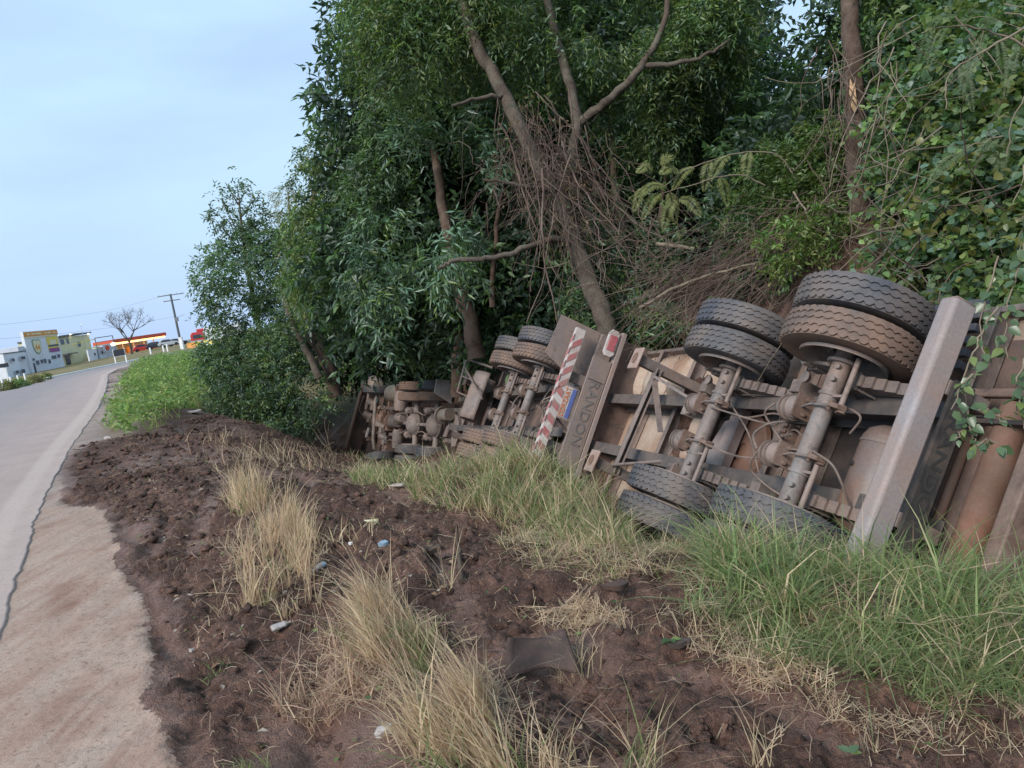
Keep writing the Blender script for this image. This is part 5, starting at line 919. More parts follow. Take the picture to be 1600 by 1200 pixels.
def blades(P, h, w, lean, curve, pal, tip=None, lean_dir=None, spread=.45, segs=3):
    "tapered curved ribbons: root P, height h, sideways lean"
    n = len(P); hh = np.asarray(h) * RNG.uniform(.4, 1.15, n); a = RNG.uniform(0, 2 * np.pi, n); l = np.stack([np.cos(a), np.sin(a), 0 * a], 1) * RNG.normal(0, spread, (n, 1))
    if lean_dir is not None: l = l + np.array([*lean_dir, 0]) * lean * RNG.uniform(.3, 1.2, (n, 1))
    up = unit(np.array([0, 0, 1.]) + l); hor = unit(np.column_stack([l[:, :2] + RNG.normal(0, .12, (n, 2)), np.zeros(n)])); cv = curve * RNG.uniform(.1, 1.5, n)
    tw = RNG.uniform(0, np.pi, n); sd = np.stack([np.cos(tw), np.sin(tw), 0 * tw], 1); ww = w * RNG.uniform(.6, 1.3, n); V = []
    for k in range(segs + 1):
        t = k / segs; c = P + up * (hh * t)[:, None] + hor * (cv * hh * t * t)[:, None]; c[:, 2] -= cv * hh * t ** 2.5 * .55; wd = ww * (1 - t) ** .7 * .5 if k else ww * .4
        if k < segs: V += [c - sd * wd[:, None], c + sd * wd[:, None]]
        else: V += [c]
    nv = 2 * segs + 1; V = np.stack(V, 1); i = np.arange(n)[:, None] * nv; F_ = []; S_ = []
    for k in range(segs - 1): F_.append(i + [2 * k, 2 * k + 1, 2 * k + 3, 2 * k + 2])
    Q = np.concatenate(F_, 1).reshape(n, -1) if F_ else np.zeros((n, 0), int); T = i + [2 * segs - 2, 2 * segs - 1, 2 * segs]
    f = np.concatenate([Q, T], 1).reshape(-1); s = np.tile([4] * (segs - 1) + [3], n)
    pal = np.array(pal); c = pal[RNG.integers(0, len(pal), n)] * RNG.uniform(.75, 1.2, (n, 1)); cc = np.repeat(c[:, None], nv, 1)
    if tip is not None:
        g = np.clip((np.arange(nv) // 2) / segs, 0, 1)[None, :, None]; cc = cc * (1 - g * .5) + np.array(tip) * g * .5
    return V.reshape(-1, 3), f, s, cc.reshape(-1, 3)
def tufts(pix, m, per, rad, h, noise_f=3., thr=.36):
    "tussocks: roots gathered round m centres, every tussock with its own height and lean"
    C = patch(pix, m, noise_f, thr); k = np.repeat(np.arange(m), per); off = RNG.normal(0, 1, (m * per, 2)) * (rad * RNG.uniform(.5, 1.5, (m, 1)))[k]; X = C[k, :2] + off
    return np.column_stack([X, ground_z(X[:, 0], X[:, 1]) - .01]), (h * RNG.uniform(.45, 1.2, m))[k] * RNG.uniform(.7, 1.1, m * per)
def tblades(pix, m, per, rad, h, w, lean, curve, pal, tip=None, lean_dir=None, spread=.3, nf=3., thr=.36):
    P, hs = tufts(pix, m, per, rad, h, nf, thr); return blades(P, hs, w, lean, curve, pal, tip, lean_dir, spread)
def lying(P, L, w, pal, dirn=None, spread=.8):
    "straw lying on the ground"
    n = len(P); a = RNG.uniform(0, 2 * np.pi, n); d = np.stack([np.cos(a), np.sin(a), RNG.normal(.02, .12, n)], 1)
    if dirn is not None: d = unit(np.array([*dirn, .03]) + d * spread)
    LL = L * RNG.uniform(.3, 1.2, n); ww = w * RNG.uniform(.6, 1.3, n); s = unit(np.cross(d, np.array([0, 0, 1.]) + RNG.normal(0, .3, (n, 3)))); p0 = P + np.array([0, 0, .022]); V = np.empty((n, 6, 3)); b = RNG.normal(0, .12, (n, 1)) * LL[:, None] * s
    for k, t in enumerate((-.5, 0, .5)):
        c = p0 + d * (LL * t)[:, None] + (b if k == 1 else 0); c[:, 2] = np.maximum(c[:, 2], ground_z(c[:, 0], c[:, 1]) + .006 + RNG.random(n) * .02); V[:, 2 * k] = c - s * ww[:, None] * .5; V[:, 2 * k + 1] = c + s * ww[:, None] * .5
    i = np.arange(n)[:, None] * 6; f = np.concatenate([i + [0, 1, 3, 2], i + [2, 3, 5, 4]], 1).reshape(-1); pal = np.array(pal); c = pal[RNG.integers(0, len(pal), n)] * RNG.uniform(.7, 1.2, (n, 1))
    return V.reshape(-1, 3), f, np.full(2 * n, 4), np.repeat(c, 6, 0)
STRAW = [(.62, .485, .33), (.54, .41, .28), (.68, .56, .39), (.45, .32, .225), (.56, .47, .30)]
STRAWP = [(.49, .34, .255), (.40, .265, .20), (.55, .42, .31)]
GRN = [(.18, .235, .095), (.23, .285, .115), (.15, .20, .085), (.29, .31, .15)]
GRNB = [(.20, .275, .11), (.15, .23, .09), (.27, .33, .14), (.33, .33, .17), (.19, .26, .12)]
def grass(name, parts, label, mat='grass'):
    v, f, s, c = merge(parts); o = link_mesh(name, np_mesh(name, v, f, s, M[mat], c)); return tag(o, label, 'grass', None, 'stuff')
# tall dry clumps in the middle of the churned soil
c1 = [(348, 962), (420, 975), (500, 955), (482, 880), (470, 830), (440, 800), (385, 830), (365, 900)]
c1w = [(320, 985), (420, 1000), (540, 965), (520, 870), (490, 800), (430, 770), (365, 790), (345, 880)]
grass('dry_grass', [tblades(c1, 66, 15, .022, .46, .0085, .3, .3, STRAW + STRAWP[:1], None, (.35, -.05), .15, 4, .42), tblades(c1w, 26, 9, .02, .24, .005, .3, .5, STRAW + STRAWP, None, (.2, -.05), .4, 4, .40), tblades(c1, 14, 14, .02, .36, .007, .3, .6, GRN[:2] + STRAW, None, (.25, 0), .25), lying(patch(c1w, 520, 4, .36), .22, .0036, STRAW + STRAWP * 2)], 'tall dry straw coloured clump left of the bottles', 'straw')
c2 = [(362, 800), (405, 808), (425, 790), (410, 770), (368, 772)]
grass('dry_grass', [tblades(c2, 24, 20, .04, .55, .0095, .2, .3, STRAW, None, (.2, 0), .14), tblades(c2, 7, 16, .03, .42, .010, .2, .5, GRN, None, (.15, 0), .25), tblades([(340, 830), (430, 830), (470, 800), (410, 750), (350, 760)], 22, 9, .03, .24, .008, .2, .5, STRAWP + STRAW, None, (.1, 0), .4)], 'narrow upright dry clump farthest up the soil', 'straw')
c3 = [(560, 975), (600, 945), (650, 960), (710, 1040), (790, 1150), (850, 1230), (700, 1260), (630, 1110), (580, 1030)]
c3w = [(530, 985), (600, 920), (680, 960), (760, 1040), (860, 1160), (900, 1230), (660, 1260), (590, 1110), (540, 1030)]
grass('dry_grass', [tblades(c3, 115, 15, .022, .42, .0078, .55, .35, STRAW + STRAWP[:1], (.55, .46, .31), (-.5, .12), .16, 4, .38), tblades(c3w, 60, 9, .02, .26, .006, .5, .6, STRAW + STRAWP, None, (-.5, .05), .45, 4, .38), tblades(c3, 16, 14, .02, .42, .0072, .5, .7, GRN[:2], None, (-.4, .1), .2), lying(patch(c3w, 620, 4, .36), .22, .0036, STRAW + STRAWP * 2)], 'long pale dry grass strip leaning left in the foreground', 'straw')
c4 = [(430, 1120), (460, 1050), (540, 985), (600, 990), (620, 1090), (560, 1130)]
grass('dry_grass', [tblades(c4, 50, 11, .02, .25, .0055, .4, .5, STRAWP * 2 + STRAW[:1], None, (-.2, .1), .35, 5, .4), lying(patch(c4, 420, 4, .36), .17, .0032, STRAWP * 2 + STRAW)], 'short brown stubble between the two tall dry clumps', 'straw')
# mound of mixed grass in front of the middle trailer
c5 = [(650, 760), (700, 735), (780, 728), (860, 735), (950, 790), (985, 835), (960, 870), (880, 850), (760, 815), (670, 800)]
c5b = [(800, 820), (860, 840), (980, 850), (1060, 850), (1075, 900), (980, 925), (880, 905), (780, 850)]
grass('mixed_grass', [tblades(c5, 360, 19, .035, .52, .0120, .25, .6, GRN + GRN + STRAW, None, (-.25, -.1), .42, 2, .30), tblades(c5, 240, 13, .03, .40, .0085, .2, .5, STRAW + STRAWP, None, (-.1, -.1), .5, 2, .34), lying(patch(c5, 1500, 2, .3), .3, .005, STRAW + STRAWP)], 'green and straw coloured mound hiding the foot of the middle trailer')
grass('mixed_grass', [tblades(c5b, 170, 14, .03, .26, .0065, .3, .6, GRN[:2] + STRAW + STRAWP[:1], None, (-.3, -.2), .6, 2.5, .38), lying(patch(c5b, 1800, 2.5, .36), .2, .0034, STRAW + STRAWP * 2 + GRN[:1], (-.8, .2))], 'flattened yellowing grass in front of the lower wheels')
# green grass against the near trailer
c6 = [(1095, 870), (1140, 850), (1250, 850), (1380, 880), (1500, 905), (1640, 925), (1700, 1030), (1600, 1060), (1450, 1020), (1300, 1010), (1180, 975), (1095, 930)]
grass('tall_green_grass', [tblades(c6, 430, 20, .035, .56, .0125, .3, .75, GRNB * 3 + STRAW[:2], None, (-.2, -.25), .42, 1.8, .28), tblades(c6, 190, 12, .03, .46, .008, .2, .6, STRAW + STRAWP, None, (-.1, -.2), .55, 1.8, .33), lying(patch(c6, 2000, 1.8, .3), .35, .006, STRAW + STRAWP + GRNB)], 'tall fresh green grass along the foot of the nearest trailer')
c6b = [(1080, 950), (1200, 960), (1330, 985), (1480, 990), (1620, 1020), (1640, 1110), (1500, 1090), (1330, 1050), (1180, 1020), (1060, 990)]
grass('flattened_straw', [lying(patch(c6b, 1500, 2.2, .38), .17, .0028, STRAW + STRAWP * 2 + GRNB[:2], (.7, -.45)), tblades(c6b, 210, 14, .028, .36, .008, .3, .8, STRAW[:3] + GRN * 2 + GRNB * 2, None, (.1, -.3), .55, 2.5, .40)], 'flattened straw below the tall green grass', 'straw')
c7 = [(780, 960), (900, 950), (1080, 970), (1250, 1020), (1330, 1090), (1200, 1100), (1020, 1010), (860, 1000)]
grass('flattened_straw', [lying(patch(c7, 1300, 2.4, .46), .15, .0030, STRAW + STRAWP, (.8, -.2)), blades(patch(c7, 260, 3, .5), .18, .005, .3, .4, STRAW, None, (0, 0), .5)], 'thin straw scattered behind the torn rubber flap', 'straw')
c7b = [(1280, 1110), (1450, 1080), (1640, 1120), (1660, 1190), (1450, 1200), (1330, 1180)]
grass('flattened_straw', [lying(patch(c7b, 420, 2.6, .47), .13, .0026, STRAW + STRAWP, (.8, -.3)), blades(patch(c7b, 160, 3, .5), .16, .0045, .3, .4, STRAW, None, (0, 0), .5)], 'sparse straw in the lower right corner', 'straw')
# foreground stalks
for px, py, n, h, lab in ((905, 1040, 70, .26, 'small upright dry tuft beside the torn rubber flap'), (1000, 1225, 60, .34, 'loose green and straw stalks at the bottom edge right of centre'), (870, 1225, 70, .30, 'loose dry stalks at the bottom edge near the pale strip'), (1180, 1225, 22, .30, 'few thin dry stalks at the bottom edge farther right'), (700, 930, 16, .42, 'thin bare stalks standing by the mossy stick'), (405, 1215, 40, .1, 'small green tuft at the bottom edge left of centre'), (350, 1045, 45, .09, 'small green tuft left of the crushed bottle'), (515, 850, 90, .20, 'small pale tuft left of the cream scrap'), (345, 690, 50, .38, 'spiky dry stubble at the top of the soil'), (440, 715, 160, .45, 'pale dry tuft below the dark shrub'), (520, 735, 260, .3, 'fallen pale tuft left of the tractor wheel')):
    p = gtrace(px, min(py, 1199)); p = p + (np.array([0, -.02 * max(0, (py - 1199) / 10), 0])); r_ = .012 * (1 + n / 14) * (p[1] / 3.2); X = p[:2] + RNG.normal(0, r_, (n, 2)); P = np.column_stack([X, ground_z(X[:, 0], X[:, 1])]); green = 'green' in lab
    grass('grass_tuft', [blades(P, h, .005 if p[1] < 5 else .012, .3, .5, (GRN if green else STRAW) + (STRAW if green and n < 61 and h > .2 else []), None, (RNG.normal(0, .2), -.1), .35 if 'fallen' not in lab else .9)], lab, 'straw')
grass('grass_fringe', [blades(patch([(560, 740), (640, 738), (660, 760), (600, 765), (555, 755)], 900, 2, .3), .28, .012, .2, .5, GRN + STRAW[:2], None, (0, 0), .5), blades(patch([(530, 700), (600, 715), (640, 730), (560, 735)], 500, 2, .35), .25, .012, .2, .5, GRN + STRAW[:2], None, (0, 0), .5)], 'thin green grass in front of the tractor wheel')
# lush green weeds along the far roadside
c8 = [(172, 672), (200, 690), (270, 650), (335, 625), (360, 600), (345, 562), (300, 556), (230, 572), (205, 590)]
P8 = patch(c8, 13000, 1.1, .36); v8 = spray_leaves(P8 + np.array([0, 0, .12]) + (RNG.random((len(P8), 1)) * sstep(.3, .7, fbm(P8[:, :1] * .9, P8[:, 1:2] * .6, 3, 4)) * 1.5) * np.array([0, 0, .5]), np.column_stack([RNG.normal(0, .6, (len(P8), 2)), np.ones(len(P8))]), .28, 4, .15, .06, [(.19, .30, .085), (.25, .36, .11), (.14, .24, .075), (.31, .36, .14), (.20, .29, .12)], .5, var=.35)
grass('roadside_weeds', [v8, tblades(c8, 520, 16, .10, 1.0, .022, .2, .45, [(.22, .33, .10), (.29, .37, .13), (.37, .36, .18)], None, (0, 0), .4, .8, .25), tblades([(290, 640), (345, 625), (370, 590), (345, 575)], 90, 16, .1, .7, .022, .2, .5, [(.36, .31, .18), (.28, .27, .13)], None, (0, 0), .4, .8, .25)], 'lush bright green weeds beside the road')
# stubble and straw litter everywhere on the soil
c9 = [(330, 1199), (1590, 1199), (1590, 1100), (1100, 900), (900, 820), (640, 730), (520, 700), (330, 650), (200, 680), (150, 760), (260, 900)]
grass('straw_litter', [lying(patch(c9, 5200, 1.2, .44), .08, .0028, STRAW + STRAWP * 3), lying(patch(c9, 1300, .8, .52), .17, .003, STRAW + STRAWP * 2)], 'loose bits of straw strewn over the churned soil', 'straw')
Pl = patch(c9, 2600, 1.0, .38); a_ = RNG.uniform(0, 6.28, len(Pl))
v, f, s, c = leaf_quads(Pl + [0, 0, .025], np.stack([np.cos(a_), np.sin(a_), RNG.normal(0, .2, len(Pl))], 1), np.array([0, 0, 1.]) + RNG.normal(0, .35, (len(Pl), 3)), RNG.uniform(.02, .055, len(Pl)), RNG.uniform(.012, .028, len(Pl)), np.array([(.34, .22, .14), (.26, .15, .10), (.42, .32, .22), (.5, .43, .36), (.16, .24, .08)])[RNG.integers(0, 5, len(Pl))])
tag(link_mesh('leaf_litter', np_mesh('leaf_litter', v, f, s, M['straw'], c)), 'dead leaves and crumbs scattered over the soil', 'litter', None, 'stuff')
# clods of earth
def clods(pix, n, r0, r1, label, thr=.42):
    P = patch(pix, n, 1.4, thr); ph = (1 + 5 ** .5) / 2
    ico = unit(np.array([(-1, ph, 0), (1, ph, 0), (-1, -ph, 0), (1, -ph, 0), (0, -1, ph), (0, 1, ph), (0, -1, -ph), (0, 1, -ph), (ph, 0, -1), (ph, 0, 1), (-ph, 0, -1), (-ph, 0, 1)]))
    fc = np.array([(0, 11, 5), (0, 5, 1), (0, 1, 7), (0, 7, 10), (0, 10, 11), (1, 5, 9), (5, 11, 4), (11, 10, 2), (10, 7, 6), (7, 1, 8), (3, 9, 4), (3, 4, 2), (3, 2, 6), (3, 6, 8), (3, 8, 9), (4, 9, 5), (2, 4, 11), (6, 2, 10), (8, 6, 7), (9, 8, 1)])
    r = r0 + (r1 - r0) * RNG.random(n) ** 5; v = ico[None] * r[:, None, None] * RNG.uniform(.6, 1.35, (n, 12, 1)) * np.array([1, 1, .65]) * RNG.uniform(.75, 1.3, (n, 1, 3)) + P[:, None]; f = (fc[None] + np.arange(n)[:, None, None] * 12).reshape(-1)
    cc = np.zeros((n * 12, 3)); tag(link_mesh('soil_clods', np_mesh('soil_clods', v.reshape(-1, 3), f, np.full(20 * n, 3), M['ground'], cc, smooth=False)), label, 'soil', None, 'stuff')
clods(c9, 15000, .005, .055, 'crumbled dark clods all over the churned soil')
clods([(110, 700), (170, 690), (330, 650), (420, 720), (330, 830), (230, 850), (120, 780)], 3600, .010, .07, 'dark clods thrown up beside the road', .36)
clods([(40, 1190), (300, 1190), (270, 1000), (170, 860), (110, 800), (60, 950)], 420, .004, .018, 'small crumbs on the packed dirt shoulder', .45)
clods([(790, 1060), (920, 1050), (1200, 1199), (800, 1199)], 2200, .008, .035, 'fine crumbled soil below the torn rubber flap', .3)
# ---------------------------------------------------------------- far roadside: kerb, buildings, filling station, vehicles
M.update(wall=surf('white_wall', (.70, .72, .78), (.64, .66, .72), (.52, .52, .56), .25, .4, .8, .1, 0, .3, 8), wall2=surf('grey_wall', (.56, .58, .64), (.48, .50, .56), None, 0, .4, .8, .1, 0, .3, 8), cream=surf('cream_wall', (.66, .64, .42), (.58, .56, .36), None, 0, .5, .8, .1, 0, .3, 8),
         roof=flat('dark_roof', (.10, .11, .12), .7), glass=flat('dark_glass', (.05, .06, .08), .15), kerb=surf('white_kerb', (.74, .74, .72), (.62, .62, .6), None, 0, 2, .7, .1, 0, .3, 10), ora=flat('orange_sign', (.62, .25, .04), .5), yel=flat('yellow_sign', (.66, .52, .08), .5), pur=flat('purple_sign', (.24, .06, .22), .5), pale=flat('pale_sign', (.66, .60, .42), .5), grn=flat('green_sign', (.16, .26, .14), .5),
         redp=flat('red_paint', (.50, .04, .04), .3, coat=.5), blackp=flat('black_paint', (.02, .02, .025), .25, coat=.5), silver=flat('silver_paint', (.42, .44, .47), .3, coat=.5), whitep=flat('white_paint', (.74, .74, .75), .5), steel=flat('grey_steel', (.16, .17, .19), .5), fascia=flat('red_fascia', (.60, .085, .04), .5), tyre=flat('car_tyre', (.02, .02, .02), .8))
M['lamp_orange'] = flat('lit_orange', (1., .42, .12), .5, 2.2); M['lamp_white'] = flat('lit_lamp', (1., .86, .66), .5, 3.2)
# kerb painted white along the far side of the road
kp, _ = resample(_road_l[11:], lambda y: 3.); kz = ground_z(kp[:, 0], kp[:, 1]); kt = unit(np.gradient(kp, axis=0)); kn = np.stack([-kt[:, 1], kt[:, 0]], 1); V = []
for q, (o, z) in enumerate(((0.02, -.1), (0.02, .15), (.34, .16), (.34, -.1))): V.append(np.column_stack([kp + kn * o, np.maximum(kz, 0) * .3 + z + .02]))
n = len(kp); V = np.concatenate(V); Fq = [(i + q * n, i + 1 + q * n, i + 1 + ((q + 1) % 4) * n, i + ((q + 1) % 4) * n) for q in range(4) for i in range(n - 1)]
me = bpy.data.meshes.new('kerb'); me.from_pydata(V.tolist(), [], Fq); me.materials.append(M['kerb']); tag(link_mesh('kerb', me), kind='structure')
def facade(name, L, R_, label, cat='building', drop=1.5):
    "frame of a building front: L and R_ are design points (px, py, depth) of its foot"
    a = at(*L); b_ = at(*R_); ex = b_ - a; ex[2] = 0; W = np.linalg.norm(ex); ex = ex / W; ey = np.array([-ex[1], ex[0], 0])
    z0 = min(a[2], b_[2]); e = empty(name, (a[0], a[1], z0), np.stack([ex, ey, (0, 0, 1.)], 1), label, cat); return e, W, b_[2] - a[2]
def fbox(e, name, u0, u1, z0, z1, mat, y0=0, y1=.1, bevel=0):
    return MB().box(((u0 + u1) / 2, (y0 + y1) / 2, (z0 + z1) / 2), (u1 - u0, y1 - y0, z1 - z0)).build(name, M[mat], e, smooth=False, bevel=bevel)
def window(e, u, z, w, h):
    f = fbox(e, 'window', u - w / 2, u + w / 2, z - h / 2, z + h / 2, 'wall2', -.06, .02); fbox(f, 'pane', u - w / 2 + .07, u + w / 2 - .07, z - h / 2 + .07, z + h / 2 - .07, 'glass', -.085, -.061); return f
e, W, dz = facade('roadside_building', (17, 592, 116), (100, 566, 132), 'white roadside building with a painted shield emblem and yellow poster on its tall front')
fbox(e, 'low_wing', 0, W * .40, -2, 4.0, 'wall', .3, 9); fbox(e, 'tall_front', W * .37, W * 1.0, -2, 7.2, 'wall', 0, .5); fbox(e, 'main_block', W * .40, W * .99, -2, 5.0, 'wall', .52, 9); fbox(e, 'parapet', 0, W * .40, 4.0, 4.15, 'roof', .2, 9.1); fbox(e, 'step_block', W * .27, W * .37, 4.15, 4.9, 'wall2', .4, 6)
fbox(e, 'orange_fascia', W * .38, W * .995, 6.35, 7.1, 'ora', -.12, -.001); fbox(e, 'fascia_edge', W * .38, W * .995, 6.1, 6.33, 'pale', -.1, -.001)
for k, (u, w) in enumerate(((.44, .05), (.53, .07), (.63, .10), (.76, .03), (.83, .07), (.93, .05))): fbox(e, 'fascia_mark', W * (u - w / 2), W * (u + w / 2), 6.6, 6.85, 'pale', -.14, -.121)
sh = [(-1.25, 1.0), (-.6, 1.25), (0, 1.05), (.6, 1.25), (1.25, 1.0), (1.15, -.3), (.8, -1.0), (0, -1.35), (-.8, -1.0), (-1.15, -.3)]
em = MB().prism(sh, (W * .56, -.01, 4.6), (1, 0, 0), (0, 0, 1), (0, -.05, 0)).build('shield_emblem', M['grn'], e, smooth=False)
MB().prism([(p[0] * .86, p[1] * .86) for p in sh], (W * .56, -.061, 4.6), (1, 0, 0), (0, 0, 1), (0, -.03, 0)).build('shield_field', M['pale'], em, smooth=False)
text_obj('lettering', '44', 1.5, M['ora'], em, (W * .56, -.095, 4.35), (1, 0, 0), (0, 0, 1), .02)
po = fbox(e, 'poster', W * .76, W * .97, 3.6, 6.0, 'yel', -.06, -.001); fbox(po, 'poster_field', W * .80, W * .93, 4.6, 5.4, 'pale', -.08, -.061); fbox(po, 'poster_dark_band', W * .765, W * .965, 4.25, 4.6, 'roof', -.08, -.061); fbox(po, 'poster_band', W * .765, W * .965, 3.3, 4.0, 'pur', -.08, -.061)
for u, z, w, h in ((.10, 2.9, .9, .6), (.27, 3.0, 1.3, .6), (.12, .9, .9, .6), (.22, .9, 1.1, .7), (.44, 2.5, .8, .5), (.50, 1.9, 1., .8), (.58, 2., .9, .7), (.64, 2., .8, .8), (.72, 1.8, .8, .8), (.82, 2.4, 1.6, .7), (.92, 2.5, 1.0, .7)): window(e, W * u, z, w, h)
fbox(e, 'door', W * .42, W * .445, -.2, 1.9, 'glass', -.08, -.001)
e, W, dz = facade('shed', (-30, 612, 118), (14, 588, 122), 'low grey shed with a dark roof at the left edge'); fbox(e, 'wall', 0, W, -2, 2.6, 'wall2', 0, 6); fbox(e, 'roof', -.2, W + .2, 2.6, 2.85, 'roof', -.3, 6.2)
e, W, dz = facade('yellow_building', (97, 568, 138), (146, 555, 150), 'pale yellow two storey building right of the painted front'); fbox(e, 'wall', 0, W, -2, 4.9, 'cream', 0, 7); fbox(e, 'roof', -.2, W * .38, 4.9, 5.15, 'roof', -.5, 7); fbox(e, 'roof', W * .45, W + .2, 5.1, 5.35, 'roof', -.5, 7)
for u, z, w, h in ((.14, 4., 1.3, 1.1), (.3, 4., .8, 1.1), (.62, 3.2, 1.2, 1.1)): window(e, W * u, z, w, h)
fbox(e, 'awning', W * .02, W * .34, 1.5, 1.7, 'roof', -1.2, -.001); fbox(e, 'door', W * .12, W * .25, -.5, 1.45, 'glass', -.08, -.001)
st = MB()
for k in range(9): st.box((W * .62 + k * .55, -1.2, .0 + k * .30), (.6, 1.2, .12))
st.bar((W * .60, -1.85, .7), (W * .62 + 4.6, -1.85, 3.1), .08, .1); st.build('outside_stair', M['yel'], e)['kind'] = 'stuff'
for u in (.02, .40, .97): 
    MB().lathe([(0, 0), (.16, .02), (.2, .15), (.12, .26), (0, .3)], (W * u, -.15, 5.0), (0, 0, 1), 8).build('wall_lamp', M['lamp_white'], e)
e, W, dz = facade('low_wall', (140, 562, 140), (184, 551, 150), 'low white wall beside the netted frame', 'wall'); fbox(e, 'wall', 0, W, -2, 1.9, 'wall', 0, .25); window(e, W * .2, .9, .6, .6); window(e, W * .45, 1., .6, .6)
e, W, dz = facade('netted_frame', (154, 555, 143), (181, 549, 147), 'dark steel frame with grey netting and a red sign', 'frame')
for u in (0, W): MB().cyl((u, 0, -1), (u, 0, 3.4), .09, n=8).build('post', M['steel'], e)
MB().cyl((0, 0, 3.35), (W, 0, 3.4), .08, n=8).build('top_rail', M['steel'], e); MB().cyl((0, 0, 2.5), (W, 0, 2.5), .05, n=8).build('mid_rail', M['steel'], e); MB().cyl((-5.2, 0, 2.7), (0, 0, 3.2), .07, n=8).build('yellow_pole', M['yel'], e)
nt_ = MB()
for k in range(1, 14): nt_.cyl((W * k / 14, 0, 0), (W * k / 14, 0, 2.5), .022, n=4)
nt_.build('netting', M['steel'], e)['kind'] = 'stuff'
fbox(e, 'red_sign', W * .32, W * .78, .5, 1.8, 'wall2', -.1, -.03); MB().lathe([(0, -.1), (.55, -.1), (.5, -.16), (0, -.16)], (W * .55, -.001, 1.15), (0, 1, 0), 16).build('red_disc', M['fascia'], e)
# filling station
e, W, dz = facade('filling_station', (182, 552, 172), (264, 542, 186), 'filling station canopy with red fascia and lit orange lamps underneath')
fbox(e, 'red_fascia', 0, W, 3.0, 3.75, 'fascia', 0, 7, 0); fbox(e, 'canopy_soffit', .1, W - .1, 2.9, 2.99, 'whitep', .1, 6.9)
for k in range(9): fbox(e, 'canopy_lamp', W * (k + .2) / 9, W * (k + .85) / 9, 2.55, 2.88, 'lamp_orange', .3, 1.5)
for k in range(5): MB().cyl((W * (k + .5) / 5, 3, -2), (W * (k + .5) / 5, 3, 2.9), .16, n=8).build('column', M['whitep'], e)
fbox(e, 'shop_front', .4, W - .4, -1, 2.5, 'cream', 6.5, 12); 
for k in range(4): fbox(e, 'fuel_pump', W * (k + .4) / 4, W * (k + .6) / 4, -.5, 1.5, 'ora', 2.6, 3.3)
def lampball(px, py, d, label):
    p = at(px, py, d); o = MB().lathe([(0, -.3), (.25, -.2), (.32, 0), (.25, .2), (0, .3)], (0, 0, 0), (0, 0, 1), 12).build('flood_lamp', M['lamp_white'], None); o.location = p; return tag(o, label, 'lamp')
def pole_thing(name, base, h, r, label, cat, mat='steel'):
    e = empty(name, base, None, label, cat); MB().tube([(0, 0, -1.5), (0, 0, h * .5), (0, 0, h)], [r, r * .9, r * .75], 10).build('pole', M[mat], e); return e
b = at(181, 556, 150); fl = pole_thing('flood_light', b, 2.4, .06, 'bright flood light at the left end of the filling station', 'lamp'); MB().lathe([(0, -.35), (.35, -.25), (.45, 0), (.35, .25), (0, .35)], (0, 0, 2.4), (0, 0, 1), 12).build('lamp_head', M['lamp_white'], fl)
b = at(137, 556, 146); lp = pole_thing('lamp_post', b, 6.2, .05, 'thin pale lamp post rising behind the yellow building', 'street lamp', 'wall2'); MB().box((.25, 0, 6.2), (.7, .2, .14)).build('lamp_head', M['whitep'], lp, bevel=.03)
# utility pole and wires
b = at(283.5, 541, 128); up = pole_thing('utility_pole', b, 9.1, .21, 'dark leaning utility pole with two cross arms', 'utility pole', 'roof'); ax = unit(np.array([1, .25, 0]))
for z, w in ((8.95, 2.1), (8.0, 1.35)): MB().bar(-ax * w + (0, 0, z), ax * w + (0, 0, z), .13, .16).build('cross_arm', M['steel'], up)
for k in (-1.9, -1.0, 1.0, 1.9):
    q = ax * k; MB().lathe([(.03, 0), (.06, .05), (.06, .12), (.03, .2), (.0, .22)], (q[0], q[1], 9.05), (0, 0, 1), 8).build('insulator', M['wall2'], up)
MB().box((.25, -.1, 4.7), (.4, .35, .7)).build('junction_box', M['steel'], up); MB().bar((.1, 0, 5.0), (1.5, .3, 5.3), .05, .05).build('lamp_arm', M['steel'], up)
for k, (lb, z0, ends) in enumerate((('upper wire running left from the utility pole', 9.15, [(175, 485, 118), (90, 497, 106), (0, 508, 96), (-90, 512, 88)]), ('lower faint wire running left from the utility pole', 5.2, [(175, 512, 118), (90, 522, 106), (0, 530, 96), (-90, 532, 88)]))):
    q = np.array([b + (0, 0, z0)] + [at(*p) for p in ends]); t = np.linspace(0, 4, 33); q = np.stack([np.interp(t, range(5), q[:, j]) for j in range(3)], 1)
    for _ in range(8): q[1:-1] = (q[:-2] + 2 * q[1:-1] + q[2:]) / 4
    o = MB().tube(q - q[0], .013, 4).build('overhead_wire', M['steel'], None); o.location = q[0]; tag(o, lb, 'wire')
# bare tree
b = at(206, 552, 138); bt = empty('bare_tree', b, None, 'leafless branching tree standing against the sky left of the utility pole', 'tree'); random.seed(21)
def grow(p, d, L, r, lvl, cur):
    q = [p]; dd = d
    for k in range(4): dd = unit(dd + np.array([random.gauss(0, .13), random.gauss(0, .13), random.gauss(.03, .1)])); q.append(q[-1] + dd * L / 4)
    cur.append((np.array(q), r))
    if lvl > 0:
        for k in range(random.choice((2, 3, 3))):
            nd = unit(dd + np.array([random.gauss(0, .62), random.gauss(0, .5), random.gauss(.1, .25)])); grow(q[-1 - (k > 1)], nd, L * random.uniform(.58, .8), r * .58, lvl - 1, cur)
cur = []
lean = unit(ROT @ np.array([-.16, -1, 0]))
MB().tube([(0, 0, -1.2), (.05, 0, 1.2), (-.02, 0, 2.2)], [.24, .2, .17], 10).build('trunk', M['bark'], bt)
for d in ((-.55, .1, 1), (.28, .2, 1), (.75, -.2, .9), (-.2, -.5, 1)): grow(np.array([0, 0, 2.1]), unit(d), 2.5, .15, 5, cur)
